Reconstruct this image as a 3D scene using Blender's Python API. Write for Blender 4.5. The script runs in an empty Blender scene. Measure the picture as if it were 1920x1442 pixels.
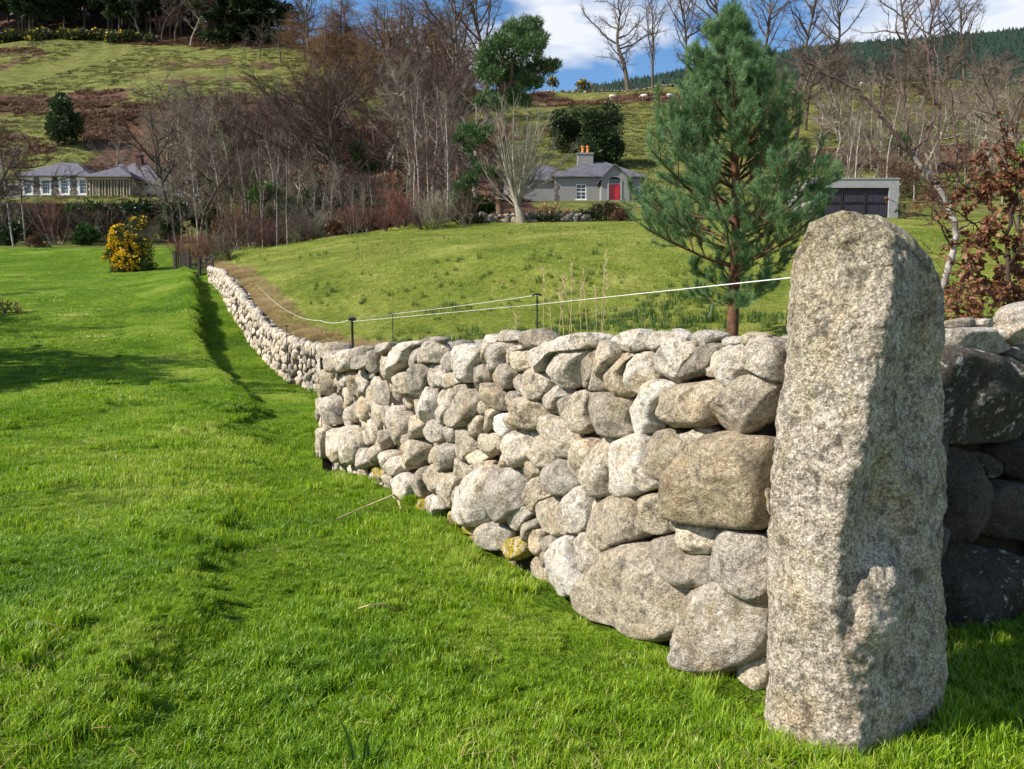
import bpy, math, random
import numpy as np
from math import radians, sin, cos, pi
# ------------------------------------------------------------------ camera, sky, sun
SC = bpy.context.scene
COL = SC.collection
FPX, CX, CY = 1424.0, 960.0, 721.0
PITCH = math.atan(121 / 1424.0)
CAM = np.array([0, 0, 1.5])
cd = bpy.data.cameras.new('camera'); cam = bpy.data.objects.new('camera', cd); COL.objects.link(cam)
cd.sensor_width = 36; cd.lens = 36 * FPX / 1920; cd.clip_start = .05; cd.clip_end = 6000
cam.location = CAM; cam.rotation_euler = (pi / 2 - PITCH, 0, 0)
SC.camera = cam
SUN = np.array([-0.955, -0.30, 0.0]); SUN /= np.linalg.norm(SUN)
ELEV = radians(38)
SUND = np.array([SUN[0] * cos(ELEV), SUN[1] * cos(ELEV), sin(ELEV)])
from mathutils import Vector, Matrix, Euler
sl = bpy.data.lights.new('sun', 'SUN'); sl.energy = 5.0; sl.angle = radians(.5); sl.color = (1, .93, .82)
so = bpy.data.objects.new('sun', sl); COL.objects.link(so)
so.rotation_euler = Vector(SUND).to_track_quat('Z', 'Y').to_euler()
W_ = bpy.data.worlds.new('World'); SC.world = W_; W_.use_nodes = True
nt = W_.node_tree; nt.nodes.clear()
def nd(nt, t, **k):
    n = nt.nodes.new(t)
    for a, b in k.items():
        if a.startswith('i_'):
            key = a[2:]
            n.inputs[int(key) if key.isdigit() else key].default_value = b
        else: setattr(n, a, b)
    return n
L = nt.links.new
sky = nd(nt, 'ShaderNodeTexSky', sky_type='NISHITA', sun_disc=False, sun_elevation=ELEV,
         sun_rotation=math.atan2(SUN[0], SUN[1]), altitude=100, air_density=1.0, dust_density=.25, ozone_density=3.0)
geo = nd(nt, 'ShaderNodeTexCoord')
mp = nd(nt, 'ShaderNodeMapping'); mp.inputs['Scale'].default_value = (1, 1, 2.6); mp.inputs['Location'].default_value = (.55, .9, .12)
L(geo.outputs['Generated'], mp.inputs[0])
n1 = nd(nt, 'ShaderNodeTexNoise', i_Scale=3.2, i_Detail=9.0, i_Roughness=.55, i_Distortion=.25); L(mp.outputs[0], n1.inputs['Vector'])
cr = nd(nt, 'ShaderNodeValToRGB'); cr.color_ramp.elements[0].position = .44; cr.color_ramp.elements[1].position = .58
L(n1.outputs[0], cr.inputs[0])
hs = nd(nt, 'ShaderNodeHueSaturation', i_Saturation=1.15, i_Value=2.2); L(sky.outputs[0], hs.inputs['Color'])
sz = nd(nt, 'ShaderNodeSeparateXYZ'); L(geo.outputs['Generated'], sz.inputs[0])
mr = nd(nt, 'ShaderNodeMapRange'); L(sz.outputs[2], mr.inputs[0])      # clouds masked out overhead, out of view, to cut their fill light
mr.inputs[1].default_value = .38; mr.inputs[2].default_value = .62; mr.inputs[3].default_value = 1; mr.inputs[4].default_value = 0
mm = nd(nt, 'ShaderNodeMath', operation='MULTIPLY'); L(cr.outputs[0], mm.inputs[0]); L(mr.outputs[0], mm.inputs[1])
mx = nd(nt, 'ShaderNodeMix', data_type='RGBA'); L(mm.outputs[0], mx.inputs[0]); L(hs.outputs[0], mx.inputs[6])
mx.inputs[7].default_value = (11.5, 12, 13, 1)
bg = nd(nt, 'ShaderNodeBackground', i_Strength=.05); L(mx.outputs[2], bg.inputs[0])
wo = nd(nt, 'ShaderNodeOutputWorld'); L(bg.outputs[0], wo.inputs[0])
SC.view_settings.view_transform = 'Standard'; SC.view_settings.look = 'None'
SC.view_settings.exposure = 0.66; SC.view_settings.gamma = 1
SC.render.engine = 'CYCLES'
SC.cycles.max_bounces = 6; SC.cycles.diffuse_bounces = 3; SC.cycles.transmission_bounces = 3
SC.cycles.transparent_max_bounces = 6
SC.cycles.use_denoising = True

def P(px, py, Y):
    """world point on the plane y=Y seen at photo pixel px,py"""
    x = (px - CX) / FPX; v = -(py - CY) / FPX
    D = np.array([x, cos(PITCH) + sin(PITCH) * v, -sin(PITCH) + cos(PITCH) * v])
    return CAM + D * (Y / D[1])
def ray(px, py):
    x = (px - CX) / FPX; v = -(py - CY) / FPX
    return np.array([x, cos(PITCH) + sin(PITCH) * v, -sin(PITCH) + cos(PITCH) * v])
def interp(t, xs, ys): return np.interp(t, xs, ys)
def sst(a, b, x):
    t = np.clip((x - a) / (b - a), 0, 1); return t * t * (3 - 2 * t)

# ------------------------------------------------------------------ noise
_r = np.random.RandomState(7)
_perm = _r.permutation(4096)
_val = _r.rand(4096) * 2 - 1
def vnoise(p, seed=0):
    p = np.asarray(p, float)
    i = np.floor(p).astype(np.int64); f = p - i; f = f * f * (3 - 2 * f)
    out = 0
    for dx in (0, 1):
        wx = f[..., 0] if dx else 1 - f[..., 0]
        for dy in (0, 1):
            wy = f[..., 1] if dy else 1 - f[..., 1]
            for dz in (0, 1):
                wz = f[..., 2] if dz else 1 - f[..., 2]
                h = _perm[(i[..., 0] + dx + seed * 131) & 4095]
                h = _perm[(h + i[..., 1] + dy) & 4095]
                h = _perm[(h + i[..., 2] + dz) & 4095]
                out = out + wx * wy * wz * _val[h]
    return out
def fbm(p, oct=3, seed=0, gain=.5):
    a, s, f = 1.0, 0, 1.0
    p = np.asarray(p, float)
    for o in range(oct):
        s = s + a * vnoise(p * f, seed + o); a *= gain; f *= 2.03
    return s
def n2(x, y, f, seed=0, oct=2):
    return fbm(np.stack([x * f, y * f, np.zeros_like(x) + seed * 3.7], -1), oct, seed)

# ------------------------------------------------------------------ mesh helpers
def mesh_np(name, V, F, mat=None, smooth=False, attrs=None):
    """V (n,3); F (m,k) or list of such arrays"""
    me = bpy.data.meshes.new(name)
    V = np.asarray(V, np.float32)
    if not isinstance(F, list): F = [F]
    F = [np.asarray(f, np.int32) for f in F if len(f)]
    me.vertices.add(len(V)); me.vertices.foreach_set('co', V.ravel())
    tot = np.concatenate([np.full(len(f), f.shape[1], np.int32) for f in F])
    idx = np.concatenate([f.ravel() for f in F])
    st = np.concatenate([[0], np.cumsum(tot)[:-1]]).astype(np.int32)
    me.loops.add(len(idx)); me.loops.foreach_set('vertex_index', idx)
    me.polygons.add(len(tot)); me.polygons.foreach_set('loop_start', st); me.polygons.foreach_set('loop_total', tot)
    me.polygons.foreach_set('use_smooth', np.full(len(tot), bool(smooth)))
    for k, a in (attrs or {}).items():
        a = np.asarray(a, np.float32)
        if a.ndim == 1:
            at = me.attributes.new(k, 'FLOAT', 'POINT'); at.data.foreach_set('value', a)
        else:
            at = me.attributes.new(k, 'FLOAT_VECTOR', 'POINT'); at.data.foreach_set('vector', a.ravel())
    me.update(calc_edges=True)
    if mat: me.materials.append(mat)
    return me
def link(name, data, parent=None, loc=None, **props):
    o = bpy.data.objects.new(name, data); COL.objects.link(o)
    if parent: o.parent = parent
    if loc is not None: o.location = loc
    for k, v in props.items(): o[k] = v
    return o
def thing(name, label, cat, loc=(0, 0, 0), group=None, rz=0):
    o = bpy.data.objects.new(name, None); COL.objects.link(o); o.location = loc; o.rotation_euler = (0, 0, rz)
    o.empty_display_size = .2
    o['label'] = label; o['category'] = cat
    if group: o['group'] = group
    return o
class MB:
    def __init__(s): s.V = []; s.F = {}; s.n = 0
    def add(s, V, F):
        V = np.asarray(V, float)
        if isinstance(F, list) and np.ndim(F[0][0]) == 0: F = [F]
        for f in (F if isinstance(F, list) else [F]):
            f = np.asarray(f, int)
            if len(f): s.F.setdefault(f.shape[1], []).append(f + s.n)
        s.V.append(V); s.n += len(V)
    def box(s, a, b, M=None):
        a = np.array(a, float); b = np.array(b, float)
        v = np.array([[x, y, z] for z in (a[2], b[2]) for y in (a[1], b[1]) for x in (a[0], b[0])])
        if M is not None: v = v @ M.T
        s.add(v, [[0, 2, 3, 1], [4, 5, 7, 6], [0, 1, 5, 4], [2, 6, 7, 3], [0, 4, 6, 2], [1, 3, 7, 5]])
    def poly(s, pts): s.add(pts, [list(range(len(pts)))])
    def prism(s, prof, y0, y1):
        """profile in xz extruded along y"""
        n = len(prof); v = [[x, y0, z] for x, z in prof] + [[x, y1, z] for x, z in prof]
        s.add(v, [[[i, (i + 1) % n, n + (i + 1) % n, n + i] for i in range(n)], [list(range(n))[::-1]], [list(range(n, 2 * n))]])
    def mesh(s, name, mat=None, smooth=False, attrs=None):
        return mesh_np(name, np.concatenate(s.V), [np.concatenate(f) for f in s.F.values()], mat, smooth, attrs)
def tubes(PT, R, k):
    """PT (B,N,3) polylines, R (B,N) radii -> verts, quads"""
    B, N, _ = PT.shape
    T = np.empty_like(PT); T[:, 1:-1] = PT[:, 2:] - PT[:, :-2]; T[:, 0] = PT[:, 1] - PT[:, 0]; T[:, -1] = PT[:, -1] - PT[:, -2]
    T /= np.linalg.norm(T, axis=-1, keepdims=True) + 1e-9
    ref = np.zeros((B, 1, 3)); m = np.abs(T[:, :, 2]).mean(1) > .7
    ref[m] = [1, .03, 0]; ref[~m] = [0, .02, 1]
    U = np.cross(T, np.broadcast_to(ref, T.shape)); U /= np.linalg.norm(U, axis=-1, keepdims=True) + 1e-9
    Wv = np.cross(T, U)
    a = np.arange(k) * 2 * pi / k
    V = PT[:, :, None] + R[:, :, None, None] * (U[:, :, None] * np.cos(a)[None, None, :, None] + Wv[:, :, None] * np.sin(a)[None, None, :, None])
    idx = np.arange(B * N * k).reshape(B, N, k)
    q = np.stack([idx[:, :-1], np.roll(idx, -1, 2)[:, :-1], np.roll(idx, -1, 2)[:, 1:], idx[:, 1:]], -1).reshape(-1, 4)
    return V.reshape(-1, 3), q
def nrm(v): return v / (np.linalg.norm(v, axis=-1, keepdims=True) + 1e-9)

# ------------------------------------------------------------------ materials
def new_mat(name, rough=.9, spec=.2):
    m = bpy.data.materials.new(name); m.use_nodes = True; nt = m.node_tree
    b = nt.nodes['Principled BSDF']; b.inputs['Roughness'].default_value = rough
    b.inputs['Specular IOR Level'].default_value = spec
    return m, nt, b
def ramp(nt, src, stops, interp='LINEAR'):
    r = nt.nodes.new('ShaderNodeValToRGB'); e = r.color_ramp.elements; r.color_ramp.interpolation = interp
    while len(e) < len(stops): e.new(.5)
    for i, (p, c) in enumerate(stops):
        e[i].position = p; e[i].color = tuple(c) + (1,) if hasattr(c, '__len__') else (c, c, c, 1)
    nt.links.new(src, r.inputs[0]); return r.outputs[0]
def noise(nt, vec, scale, detail=3, rough=.55, dist=0):
    n = nd(nt, 'ShaderNodeTexNoise', i_Scale=scale, i_Detail=detail, i_Roughness=rough, i_Distortion=dist)
    if vec is not None: nt.links.new(vec, n.inputs['Vector'])
    return n.outputs[0]
def mixc(nt, fac, a, b, mode='MIX'):
    m = nd(nt, 'ShaderNodeMix', data_type='RGBA', blend_type=mode)
    for s, v in ((0, fac), (6, a), (7, b)):
        if hasattr(v, 'links'): nt.links.new(v, m.inputs[s])
        else: m.inputs[s].default_value = v if s == 0 else (tuple(v) + (1,) if len(v) == 3 else v)
    return m.outputs[2]
def math_(nt, op, a, b=0.0, c=None, clamp=False):
    m = nd(nt, 'ShaderNodeMath', operation=op, use_clamp=clamp)
    for s, v in ((0, a), (1, b), (2, c)):
        if v is None: continue
        if hasattr(v, 'links'): nt.links.new(v, m.inputs[s])
        else: m.inputs[s].default_value = v
    return m.outputs[0]
def wpos(nt): return nd(nt, 'ShaderNodeNewGeometry').outputs['Position']
def bump(nt, bsdf, h, strength=.5, dist=.02):
    b = nd(nt, 'ShaderNodeBump', i_Strength=strength, i_Distance=dist)
    nt.links.new(h, b.inputs['Height']); nt.links.new(b.outputs[0], bsdf.inputs['Normal'])

def mat_simple(name, c1, c2, scale=6, rough=.9, bs=.3, bd=.01, spec=.2, obj=False):
    m, nt, b = new_mat(name, rough, spec)
    v = nd(nt, 'ShaderNodeTexCoord').outputs['Object'] if obj else wpos(nt)
    n = noise(nt, v, scale, 5, .65)
    nt.links.new(ramp(nt, n, [(.3, c1), (.7, c2)]), b.inputs['Base Color'])
    bump(nt, b, n, bs, bd)
    return m

def mat_granite(name, warm=0.0, grain=170., amp=1.0, spk=.42, moss=0, stain=0):
    m, nt, b = new_mat(name, .9, .15)
    v = wpos(nt)
    at = nd(nt, 'ShaderNodeAttribute', attribute_name='tone')
    sep = nd(nt, 'ShaderNodeSeparateXYZ'); nt.links.new(at.outputs['Vector'], sep.inputs[0])
    big = noise(nt, v, 7, 5, .6); mid = noise(nt, v, 32, 5, .72); fine = noise(nt, v, grain, 2, .6)
    base = ramp(nt, math_(nt, 'MULTIPLY_ADD', mid, .6, math_(nt, 'MULTIPLY', big, .4)), [(.36, (.20, .165, .125)), (.5, (.50, .435, .345)), (.64, (.82, .76, .66))])
    coarse = noise(nt, v, grain * .4, 4, .75)
    fine = math_(nt, 'ADD', math_(nt, 'MULTIPLY', fine, .5), math_(nt, 'MULTIPLY', coarse, .5))
    base = mixc(nt, spk, base, ramp(nt, fine, [(.41, (.06, .055, .05)), (.5, (.50, .45, .38)), (.58, (.97, .94, .88))]))
    # per-stone brightness and tint
    br = math_(nt, 'MULTIPLY_ADD', sep.outputs[0], 1.0, .53)
    cmb = nd(nt, 'ShaderNodeCombineColor'); 
    nt.links.new(br, cmb.inputs[0]); nt.links.new(math_(nt, 'MULTIPLY', br, math_(nt, 'MULTIPLY_ADD', sep.outputs[1], -.10, 1.0)), cmb.inputs[1])
    nt.links.new(math_(nt, 'MULTIPLY', br, math_(nt, 'MULTIPLY_ADD', sep.outputs[1], -.28, 1.02)), cmb.inputs[2])
    base = mixc(nt, 1.0, base, cmb.outputs[0], 'MULTIPLY')
    # dark weathering blotches and pale lichen
    dk = noise(nt, v, 13, 6, .72, .3)
    base = mixc(nt, math_(nt, 'MULTIPLY', ramp(nt, dk, [(.505, 0.), (.63, 1.)]), .72), base, (.115, .10, .085))
    li = noise(nt, v, 18, 6, .7, .4)
    lf = math_(nt, 'ADD', li, math_(nt, 'MULTIPLY_ADD', sep.outputs[2], .22, -.16))
    base = mixc(nt, math_(nt, 'MULTIPLY', ramp(nt, lf, [(.52, 0.), (.60, 1.)]), .8), base, (.70, .68, .64))
    # rusty and olive tints
    ti = noise(nt, v, 4.3, 5, .6)
    base = mixc(nt, math_(nt, 'MULTIPLY', ramp(nt, ti, [(.52, 0.), (.68, 1.)]), .45), base, (1.0, .80, .52), 'MULTIPLY')
    base = mixc(nt, math_(nt, 'MULTIPLY', ramp(nt, noise(nt, v, 6.1, 6, .7), [(.54, 0.), (.66, 1.)]), .5), base, (.66, .66, .42), 'MULTIPLY')
    if stain:
        mpn = nd(nt, 'ShaderNodeMapping'); mpn.inputs['Scale'].default_value = (9, 9, .9); nt.links.new(v, mpn.inputs[0])
        base = mixc(nt, math_(nt, 'MULTIPLY', ramp(nt, noise(nt, mpn.outputs[0], 1.0, 5, .65), [(.50, 0.), (.64, 1.)]), .45), base, (.66, .60, .50), 'MULTIPLY')
        zz = nd(nt, 'ShaderNodeSeparateXYZ'); nt.links.new(v, zz.inputs[0])
        m_r = nd(nt, 'ShaderNodeMapRange'); m_r.inputs[1].default_value = 1.0; m_r.inputs[2].default_value = 1.30
        nt.links.new(math_(nt, 'ADD', math_(nt, 'MULTIPLY', zz.outputs[2], .55), math_(nt, 'MULTIPLY', noise(nt, v, 11, 5, .7), .5)), m_r.inputs[0])
        base = mixc(nt, math_(nt, 'MULTIPLY', m_r.outputs[0], .6), base, (.66, .66, .45), 'MULTIPLY')
    if moss:
        mf = noise(nt, v, 24, 5, .7)
        base = mixc(nt, ramp(nt, mf, [(.42, 0.), (.50, 1.)]), base, ramp(nt, noise(nt, v, 60, 3, .7), [(.35, (.16, .12, .01)), (.65, (.52, .40, .03))]))
    nt.links.new(base, b.inputs['Base Color'])
    h = math_(nt, 'ADD', math_(nt, 'MULTIPLY', noise(nt, v, 14, 7, .72), 2.6), math_(nt, 'MULTIPLY_ADD', fine, .22, math_(nt, 'MULTIPLY', mid, .9)))
    bump(nt, b, h, 1.0 * amp, .020)
    return m
M_STONE = mat_granite('granite_fieldstone')
M_PILLAR = mat_granite('coarse_granite', grain=125., amp=1.2, spk=.58, stain=1)
M_MOSS = mat_granite('golden_mossy_granite', moss=1)
M_EARTH = mat_simple('dark_earth_fill', (.018, .014, .010), (.05, .04, .028), 14, 1, .6, .02)

def mat_blade(name, cols, trans=.35, rough=.55, hscale=.35, spec=.35):
    """grass / leaf: colour by attribute 'rnd' and slow world noise, part translucent"""
    m, nt, b = new_mat(name, rough, spec)
    at = nd(nt, 'ShaderNodeAttribute', attribute_name='rnd').outputs['Fac']
    inf = nd(nt, 'ShaderNodeObjectInfo').outputs['Random']
    n = noise(nt, wpos(nt), hscale, 4, .6)
    f = math_(nt, 'ADD', math_(nt, 'MULTIPLY', at, .5), math_(nt, 'ADD', math_(nt, 'MULTIPLY_ADD', n, 1.3, -.45), math_(nt, 'MULTIPLY_ADD', inf, .16, -.0)))
    c = ramp(nt, f, cols)
    nt.links.new(c, b.inputs['Base Color'])
    tr = nt.nodes.new('ShaderNodeBsdfTranslucent'); nt.links.new(c, tr.inputs[0])
    ms = nt.nodes.new('ShaderNodeMixShader'); ms.inputs[0].default_value = trans
    nt.links.new(b.outputs[0], ms.inputs[1]); nt.links.new(tr.outputs[0], ms.inputs[2])
    nt.links.new(ms.outputs[0], nt.nodes['Material Output'].inputs[0])
    return m
M_GRASS = mat_blade('meadow_grass', [(.0, (.035, .085, .004)), (.25, (.085, .20, .006)), (.5, (.215, .38, .009)), (.74, (.39, .52, .026)), (.95, (.68, .62, .25))], .4, .45, .35, .5)
M_GGRASS = mat_blade('garden_grass', [(.0, (.06, .12, .012)), (.35, (.17, .23, .022)), (.6, (.34, .36, .06)), (.9, (.55, .46, .18))], .35, .6, .25)
M_ROUGH = mat_blade('rough_hill_grass', [(.0, (.05, .05, .015)), (.4, (.11, .12, .03)), (.7, (.21, .21, .06)), (.95, (.34, .28, .12))], .25, .8, .12)
M_DRY = mat_blade('dry_grass', [(.0, (.22, .14, .05)), (.5, (.42, .31, .14)), (1., (.60, .48, .26))], .3, .7)
M_NEEDLE = mat_blade('pine_needles', [(.0, (.03, .08, .03)), (.35, (.085, .18, .065)), (.7, (.20, .32, .14)), (1., (.36, .46, .22))], .25, .45, 1.2)
M_SNEEDLE = mat_blade('scots_pine_needles', [(.0, (.025, .060, .020)), (.5, (.08, .15, .05)), (1., (.20, .27, .10))], .2, .5, .5)
M_DARKLEAF = mat_blade('dark_evergreen_leaf', [(.0, (.012, .025, .008)), (.6, (.030, .058, .016)), (1., (.07, .11, .03))], .15, .5, .5)
M_HOLLY = mat_blade('holly_leaf', [(.0, (.015, .04, .01)), (.6, (.05, .11, .02)), (1., (.12, .20, .04))], .2, .4, .5)
M_GORSEF = mat_blade('gorse_flower', [(.0, (.45, .27, .004)), (.6, (.80, .50, .008)), (1., (.9, .66, .02))], .3, .6, 1)
M_GORSEL = mat_blade('gorse_leaf', [(.0, (.02, .03, .008)), (.6, (.05, .07, .018)), (1., (.10, .10, .03))], .15, .6, 1)
M_BRACKEN = mat_blade('dead_bracken', [(.0, (.055, .026, .014)), (.5, (.13, .068, .038)), (1., (.27, .17, .10))], .15, .9, .2)
M_BEECHLEAF = mat_blade('dry_beech_leaf', [(.0, (.09, .035, .015)), (.5, (.22, .095, .045)), (1., (.42, .24, .13))], .3, .55, 3)
M_YGREEN = mat_blade('bright_conifer_leaf', [(.0, (.06, .12, .01)), (.6, (.18, .30, .02)), (1., (.34, .42, .04))], .25, .5, .5)
M_IVY = M_DARKLEAF
def bark(name, a, b, s=9): return mat_simple(name, a, b, s, .95, .6, .01)
M_BARK = bark('grey_brown_bark', (.05, .038, .028), (.16, .13, .10))
M_TWIGP = bark('purple_brown_twigs', (.055, .032, .030), (.15, .10, .09), 1.5)
M_TWIGT = bark('tan_grey_twigs', (.13, .105, .08), (.30, .25, .19), 1.5)
M_TWIGD = bark('dark_brown_twigs', (.035, .020, .016), (.10, .062, .048), 1.5)
M_TWIGG = bark('pale_grey_twigs', (.16, .14, .10), (.36, .33, .26), 2)
M_TWIGY = bark('olive_twigs', (.10, .10, .035), (.26, .25, .11), 2)
M_TWIGR = bark('reddish_twigs', (.14, .05, .04), (.28, .13, .10), 2)
M_LARCH = bark('larch_twigs', (.10, .055, .028), (.26, .16, .08), 1.5)
M_BIRCH = bark('birch_bark', (.09, .07, .06), (.50, .46, .42), 5)
M_PINEBARK = bark('pine_bark', (.045, .025, .016), (.18, .09, .05), 14)
M_SCOTBARK = bark('scots_pine_bark', (.07, .045, .035), (.24, .15, .10), 5)
# ------------------------------------------------------------------ terrain
# boundary wall line: X, Y, field-side foot z, top z
WL = np.array([
 [12, 8.6, .35, 1.75], [4.2, 4.75, .05, 1.52], [1.45, 3.4, 0, 1.46], [1.0, 3.05, .02, 1.43], [.43, 4.18, -.085, 1.42],
 [-.99, 7.06, -.136, 1.29], [-2.33, 9.7, -.30, 1.12], [-4.62, 19.6, -.5, .80], [-5.75, 21.5, -.45, .85],
 [-6.8, 23, -.325, 1.05], [-7.7, 24.5, -.01, 1.24], [-9.2, 27, .63, 2.05], [-11.3, 31, 1.7, 3.05], [-13.6, 36, 2.64, 3.8],
 [-17.3, 44, 3.57, 4.5], [-27, 64, 7, 7.2]])
IA = 3                       # index of the near end of the long wall
LY, LX, LZ, LT = WL[IA:, 1], WL[IA:, 0], WL[IA:, 2], WL[IA:, 3]
def side(x, y):
    """signed distance to the wall line, + on the garden side"""
    best = np.full(x.shape, 1e9); sg = np.zeros(x.shape); bc = np.zeros(x.shape)
    for i in range(len(WL) - 1):
        a, b = WL[i, :2], WL[i + 1, :2]; d = b - a; L2 = d @ d
        t = np.clip(((x - a[0]) * d[0] + (y - a[1]) * d[1]) / L2, 0, 1)
        px, py = x - a[0] - t * d[0], y - a[1] - t * d[1]
        r = np.hypot(px, py); c = d[0] * py - d[1] * px
        ca = np.abs(c) / math.sqrt(L2)
        m = (r < best - 1e-7) | ((np.abs(r - best) <= 1e-7) & (ca > bc))
        bc = np.where(m, ca, bc); best = np.where(m, r, best); sg = np.where(m, np.where(c > 0, -1, 1), sg)
    return best * sg
BY = [0, 4, 8, 10, 13, 16, 19.5, 22, 25, 28, 32, 38, 44, 47, 55, 62, 80]
BZ = [0, 0, -.12, -.12, -.08, .02, .30, .73, 1.15, 1.55, 2.1, 2.9, 3.6, 4.0, 5.7, 7.2, 12]
CYv = [0, 9, 12, 14, 16, 19.5, 22, 28, 44, 47, 64]
CXv = [-4, -5.2, -4.9, -5.0, -5.95, -7.67, -9.1, -11.8, -18.6, -20, -29]
HLY = [0, 62, 70, 78, 87, 88.4, 94, 105, 120, 150, 200, 240, 300, 420, 600]
HLZ = [0, 7.2, 8.3, 9.6, 11.2, 14.6, 16.4, 17.5, 26, 42, 66, 86, 119, 170, 190]
HRY = [0, 50, 66, 78, 90, 110, 140, 200, 215, 260, 420, 600]
HRZ = [0, 7.6, 10.2, 13.5, 14.5, 23, 36, 60, 61.5, 53, 30, 20]
def smi(t, xs, ys, r):
    return sum(np.interp(t + k * r, xs, ys) * w_ for k, w_ in ((-1, .12), (-.5, .23), (0, .30), (.5, .23), (1, .12)))
def field_z(x, y):
    b = smi(y, BY, BZ, 1.5 + .05 * y); d_ = np.clip(interp(y, LY, LX) - x, 0, 4)
    w = smi(y + d_ * .43 * sst(15, 22, y), LY, LZ, np.clip(d_ * 1.2, 0, 2.2))
    xc = smi(y, CYv, CXv, 1.2); wid = interp(y, [0, 11, 15, 20, 40], [4, 3.2, 1.0, .65, .65])
    wob = .10 * n2(x, y, .6, 4)
    lx = interp(y, LY, LX); e = x - xc + wob; ss_ = sst(15, 22, y)
    wc = smi(y + np.clip(lx - xc, 0, 8) * .43 * ss_, LY, LZ, 1.6)
    D = interp(y, [10.5, 13, 20, 40, 46, 50], [0, .38, .72, .70, .45, 0])
    near = interp(y, [10, 14, 46, 52], [0, 1, 1, 0])
    bl = b + (wc + D - b) * near * np.exp(-np.clip(-e - .15, 0, 50) / 2.2)          # the field side swells up to the crest
    far_ = b + (w - b) * sst(0, 1, e / wid)
    rt = np.where(near > 0, w + (bl - w) * (1 - sst(0, .42, e)), far_)
    z = np.where(e < 0, bl, rt * near + far_ * (1 - near))
    z = z + .025 * np.clip(-6 - x, 0, 40) * interp(y, [0, 20, 60], [0, 1, .2])
    # small scarp in the near grass
    xs = interp(y, [2, 3.05, 3.56, 4.45, 5.6, 7.5, 9], [-1.75, -1.6, -1.52, -1.85, -2.3, -2.6, -3])
    z = z + .10 * interp(y, [2.4, 3.2, 6, 8], [0, 1, 1, 0]) * (1 - sst(-.07, .09, x - xs + .07 * n2(x, y, 2.2, 9))) * np.exp(-np.clip(xs - x, 0, 9) / 1.5)
    # hollow left of the wall end
    z = z - .42 * np.exp(-(((x + 3.05 - (y - 10.6) * -.45) / .55) ** 2 + ((y - 11.0) / 1.5) ** 2))
    z = z - .22 * np.exp(-(((x + 6.2) / 1.1) ** 2 + ((y - 14.0) / .45) ** 2))
    return z
GY = [0, 3, 6, 9.7, 20, 21.5, 23, 24.5, 27, 31, 36, 44, 50, 66, 80]
GZ = [.9, .9, .85, .95, .65, .7, .9, 1.1, 1.9, 2.9, 3.65, 4.35, 5.2, 8.2, 11.5]
def garden_z(x, y):
    g = interp(y, GY, GZ); d = x - interp(y, LY, LX)
    s = interp(y, [0, 10, 13, 24], [.04, .045, .07, .15])
    return g + s * np.clip(d, 0, 10) + .06 * np.clip(d - 10, 0, 12) * sst(10, 24, y)
def hill_z(x, y):
    s = x / np.maximum(y, 1)
    wl = 1 - sst(-.30, -.08, s + .13 * sst(235, 290, y))
    zl, zr = interp(y, HLY, HLZ), interp(y, HRY, HRZ)
    z = zr + (zl - zr) * wl
    z = z + sst(90, 140, y) * (1.4 * n2(x, y, .03, 2) + .8 * n2(x, y, .1, 5))
    # the ridge on the far right rises a little
    return z + sst(.2, .7, s) * sst(100, 200, y) * 1.5
def ground_z(x, y):
    x = np.asarray(x, float); y = np.asarray(y, float)
    sh = x.shape; x = x.reshape(-1); y = y.reshape(-1)
    sd = side(x, y)
    f, g, h = field_z(x, y), garden_z(x, y), hill_z(x, y)
    w = np.where(y < 44, .06, np.clip((y - 44) * .5, .06, 6))
    k = np.clip((sd - .25) / w * .5 + .5, 0, 1); k = k * k * (3 - 2 * k)
    z = f + (g - f) * k
    t = sst(50, 64, y); z = z + (h - z) * t
    m = (.030 * n2(x, y, 2.6, 1) + .050 * n2(x, y, .9, 3)) * (1 - sst(15, 40, y)) + .06 * n2(x, y, .3, 6) * sst(6, 20, y)
    m = m + .016 * np.abs(n2(x, y, 5.5, 12)) * (1 - sst(8, 20, y))
    z = z + m * np.where(sd > 0, .7, 1)
    z = np.where(y < 0, z * 1.0, z)
    return z.reshape(sh)
def gz(x, y): return float(ground_z(np.array([x]), np.array([y]))[0])

def asg(lo, hi, n, a=4.0):
    return a * np.sinh(np.linspace(np.arcsinh(lo / a), np.arcsinh(hi / a), n))
gx = asg(-430, 430, 1150); gy = asg(-14, 430, 1000, 4)
XX, YY = np.meshgrid(gx, gy)
xf, yf = XX.ravel(), YY.ravel()
zf = ground_z(xf, yf)
nx, ny = len(gx), len(gy)
ii = np.arange(nx * ny).reshape(ny, nx)
q = np.stack([ii[:-1, :-1], ii[:-1, 1:], ii[1:, 1:], ii[1:, :-1]], -1).reshape(-1, 4)
sd = side(xf, yf)
sR = xf / np.maximum(yf, 1)
gard = (sd > 0) * (yf < 62) * 1.0
hillm = sst(58, 72, yf)
# where dead bracken grows (projected bands on the hillside)
depthpy = lambda x, y, z: CY - FPX * ((z - 1.5) * cos(PITCH) + y * sin(PITCH)) / (y * cos(PITCH) - (z - 1.5) * sin(PITCH))
br = np.zeros_like(xf)
def band(y0, y1, s0, s1, a, so=.02):
    global br
    yy = yf + 12 * n2(xf, yf * 1.0, .035, 21) + 5 * n2(xf, yf, .13, 23)
    sR = xf / np.maximum(yf, 1) + .05 * n2(xf, yf, .05, 25) + .02 * n2(xf, yf, .2, 26)
    br = np.maximum(br, a * sst(y0 - 5, y0 + 3, yy) * (1 - sst(y1 - 3, y1 + 5, yy)) * sst(s0 - so, s0 + so, sR) * (1 - sst(s1 - so, s1 + so, sR)))
band(100, 120, -1.2, 0, .8); band(128, 146, -1.2, -.62, .55); band(120, 152, -.56, .0, 1.0); band(150, 166, -1.2, -.52, .75)
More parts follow.
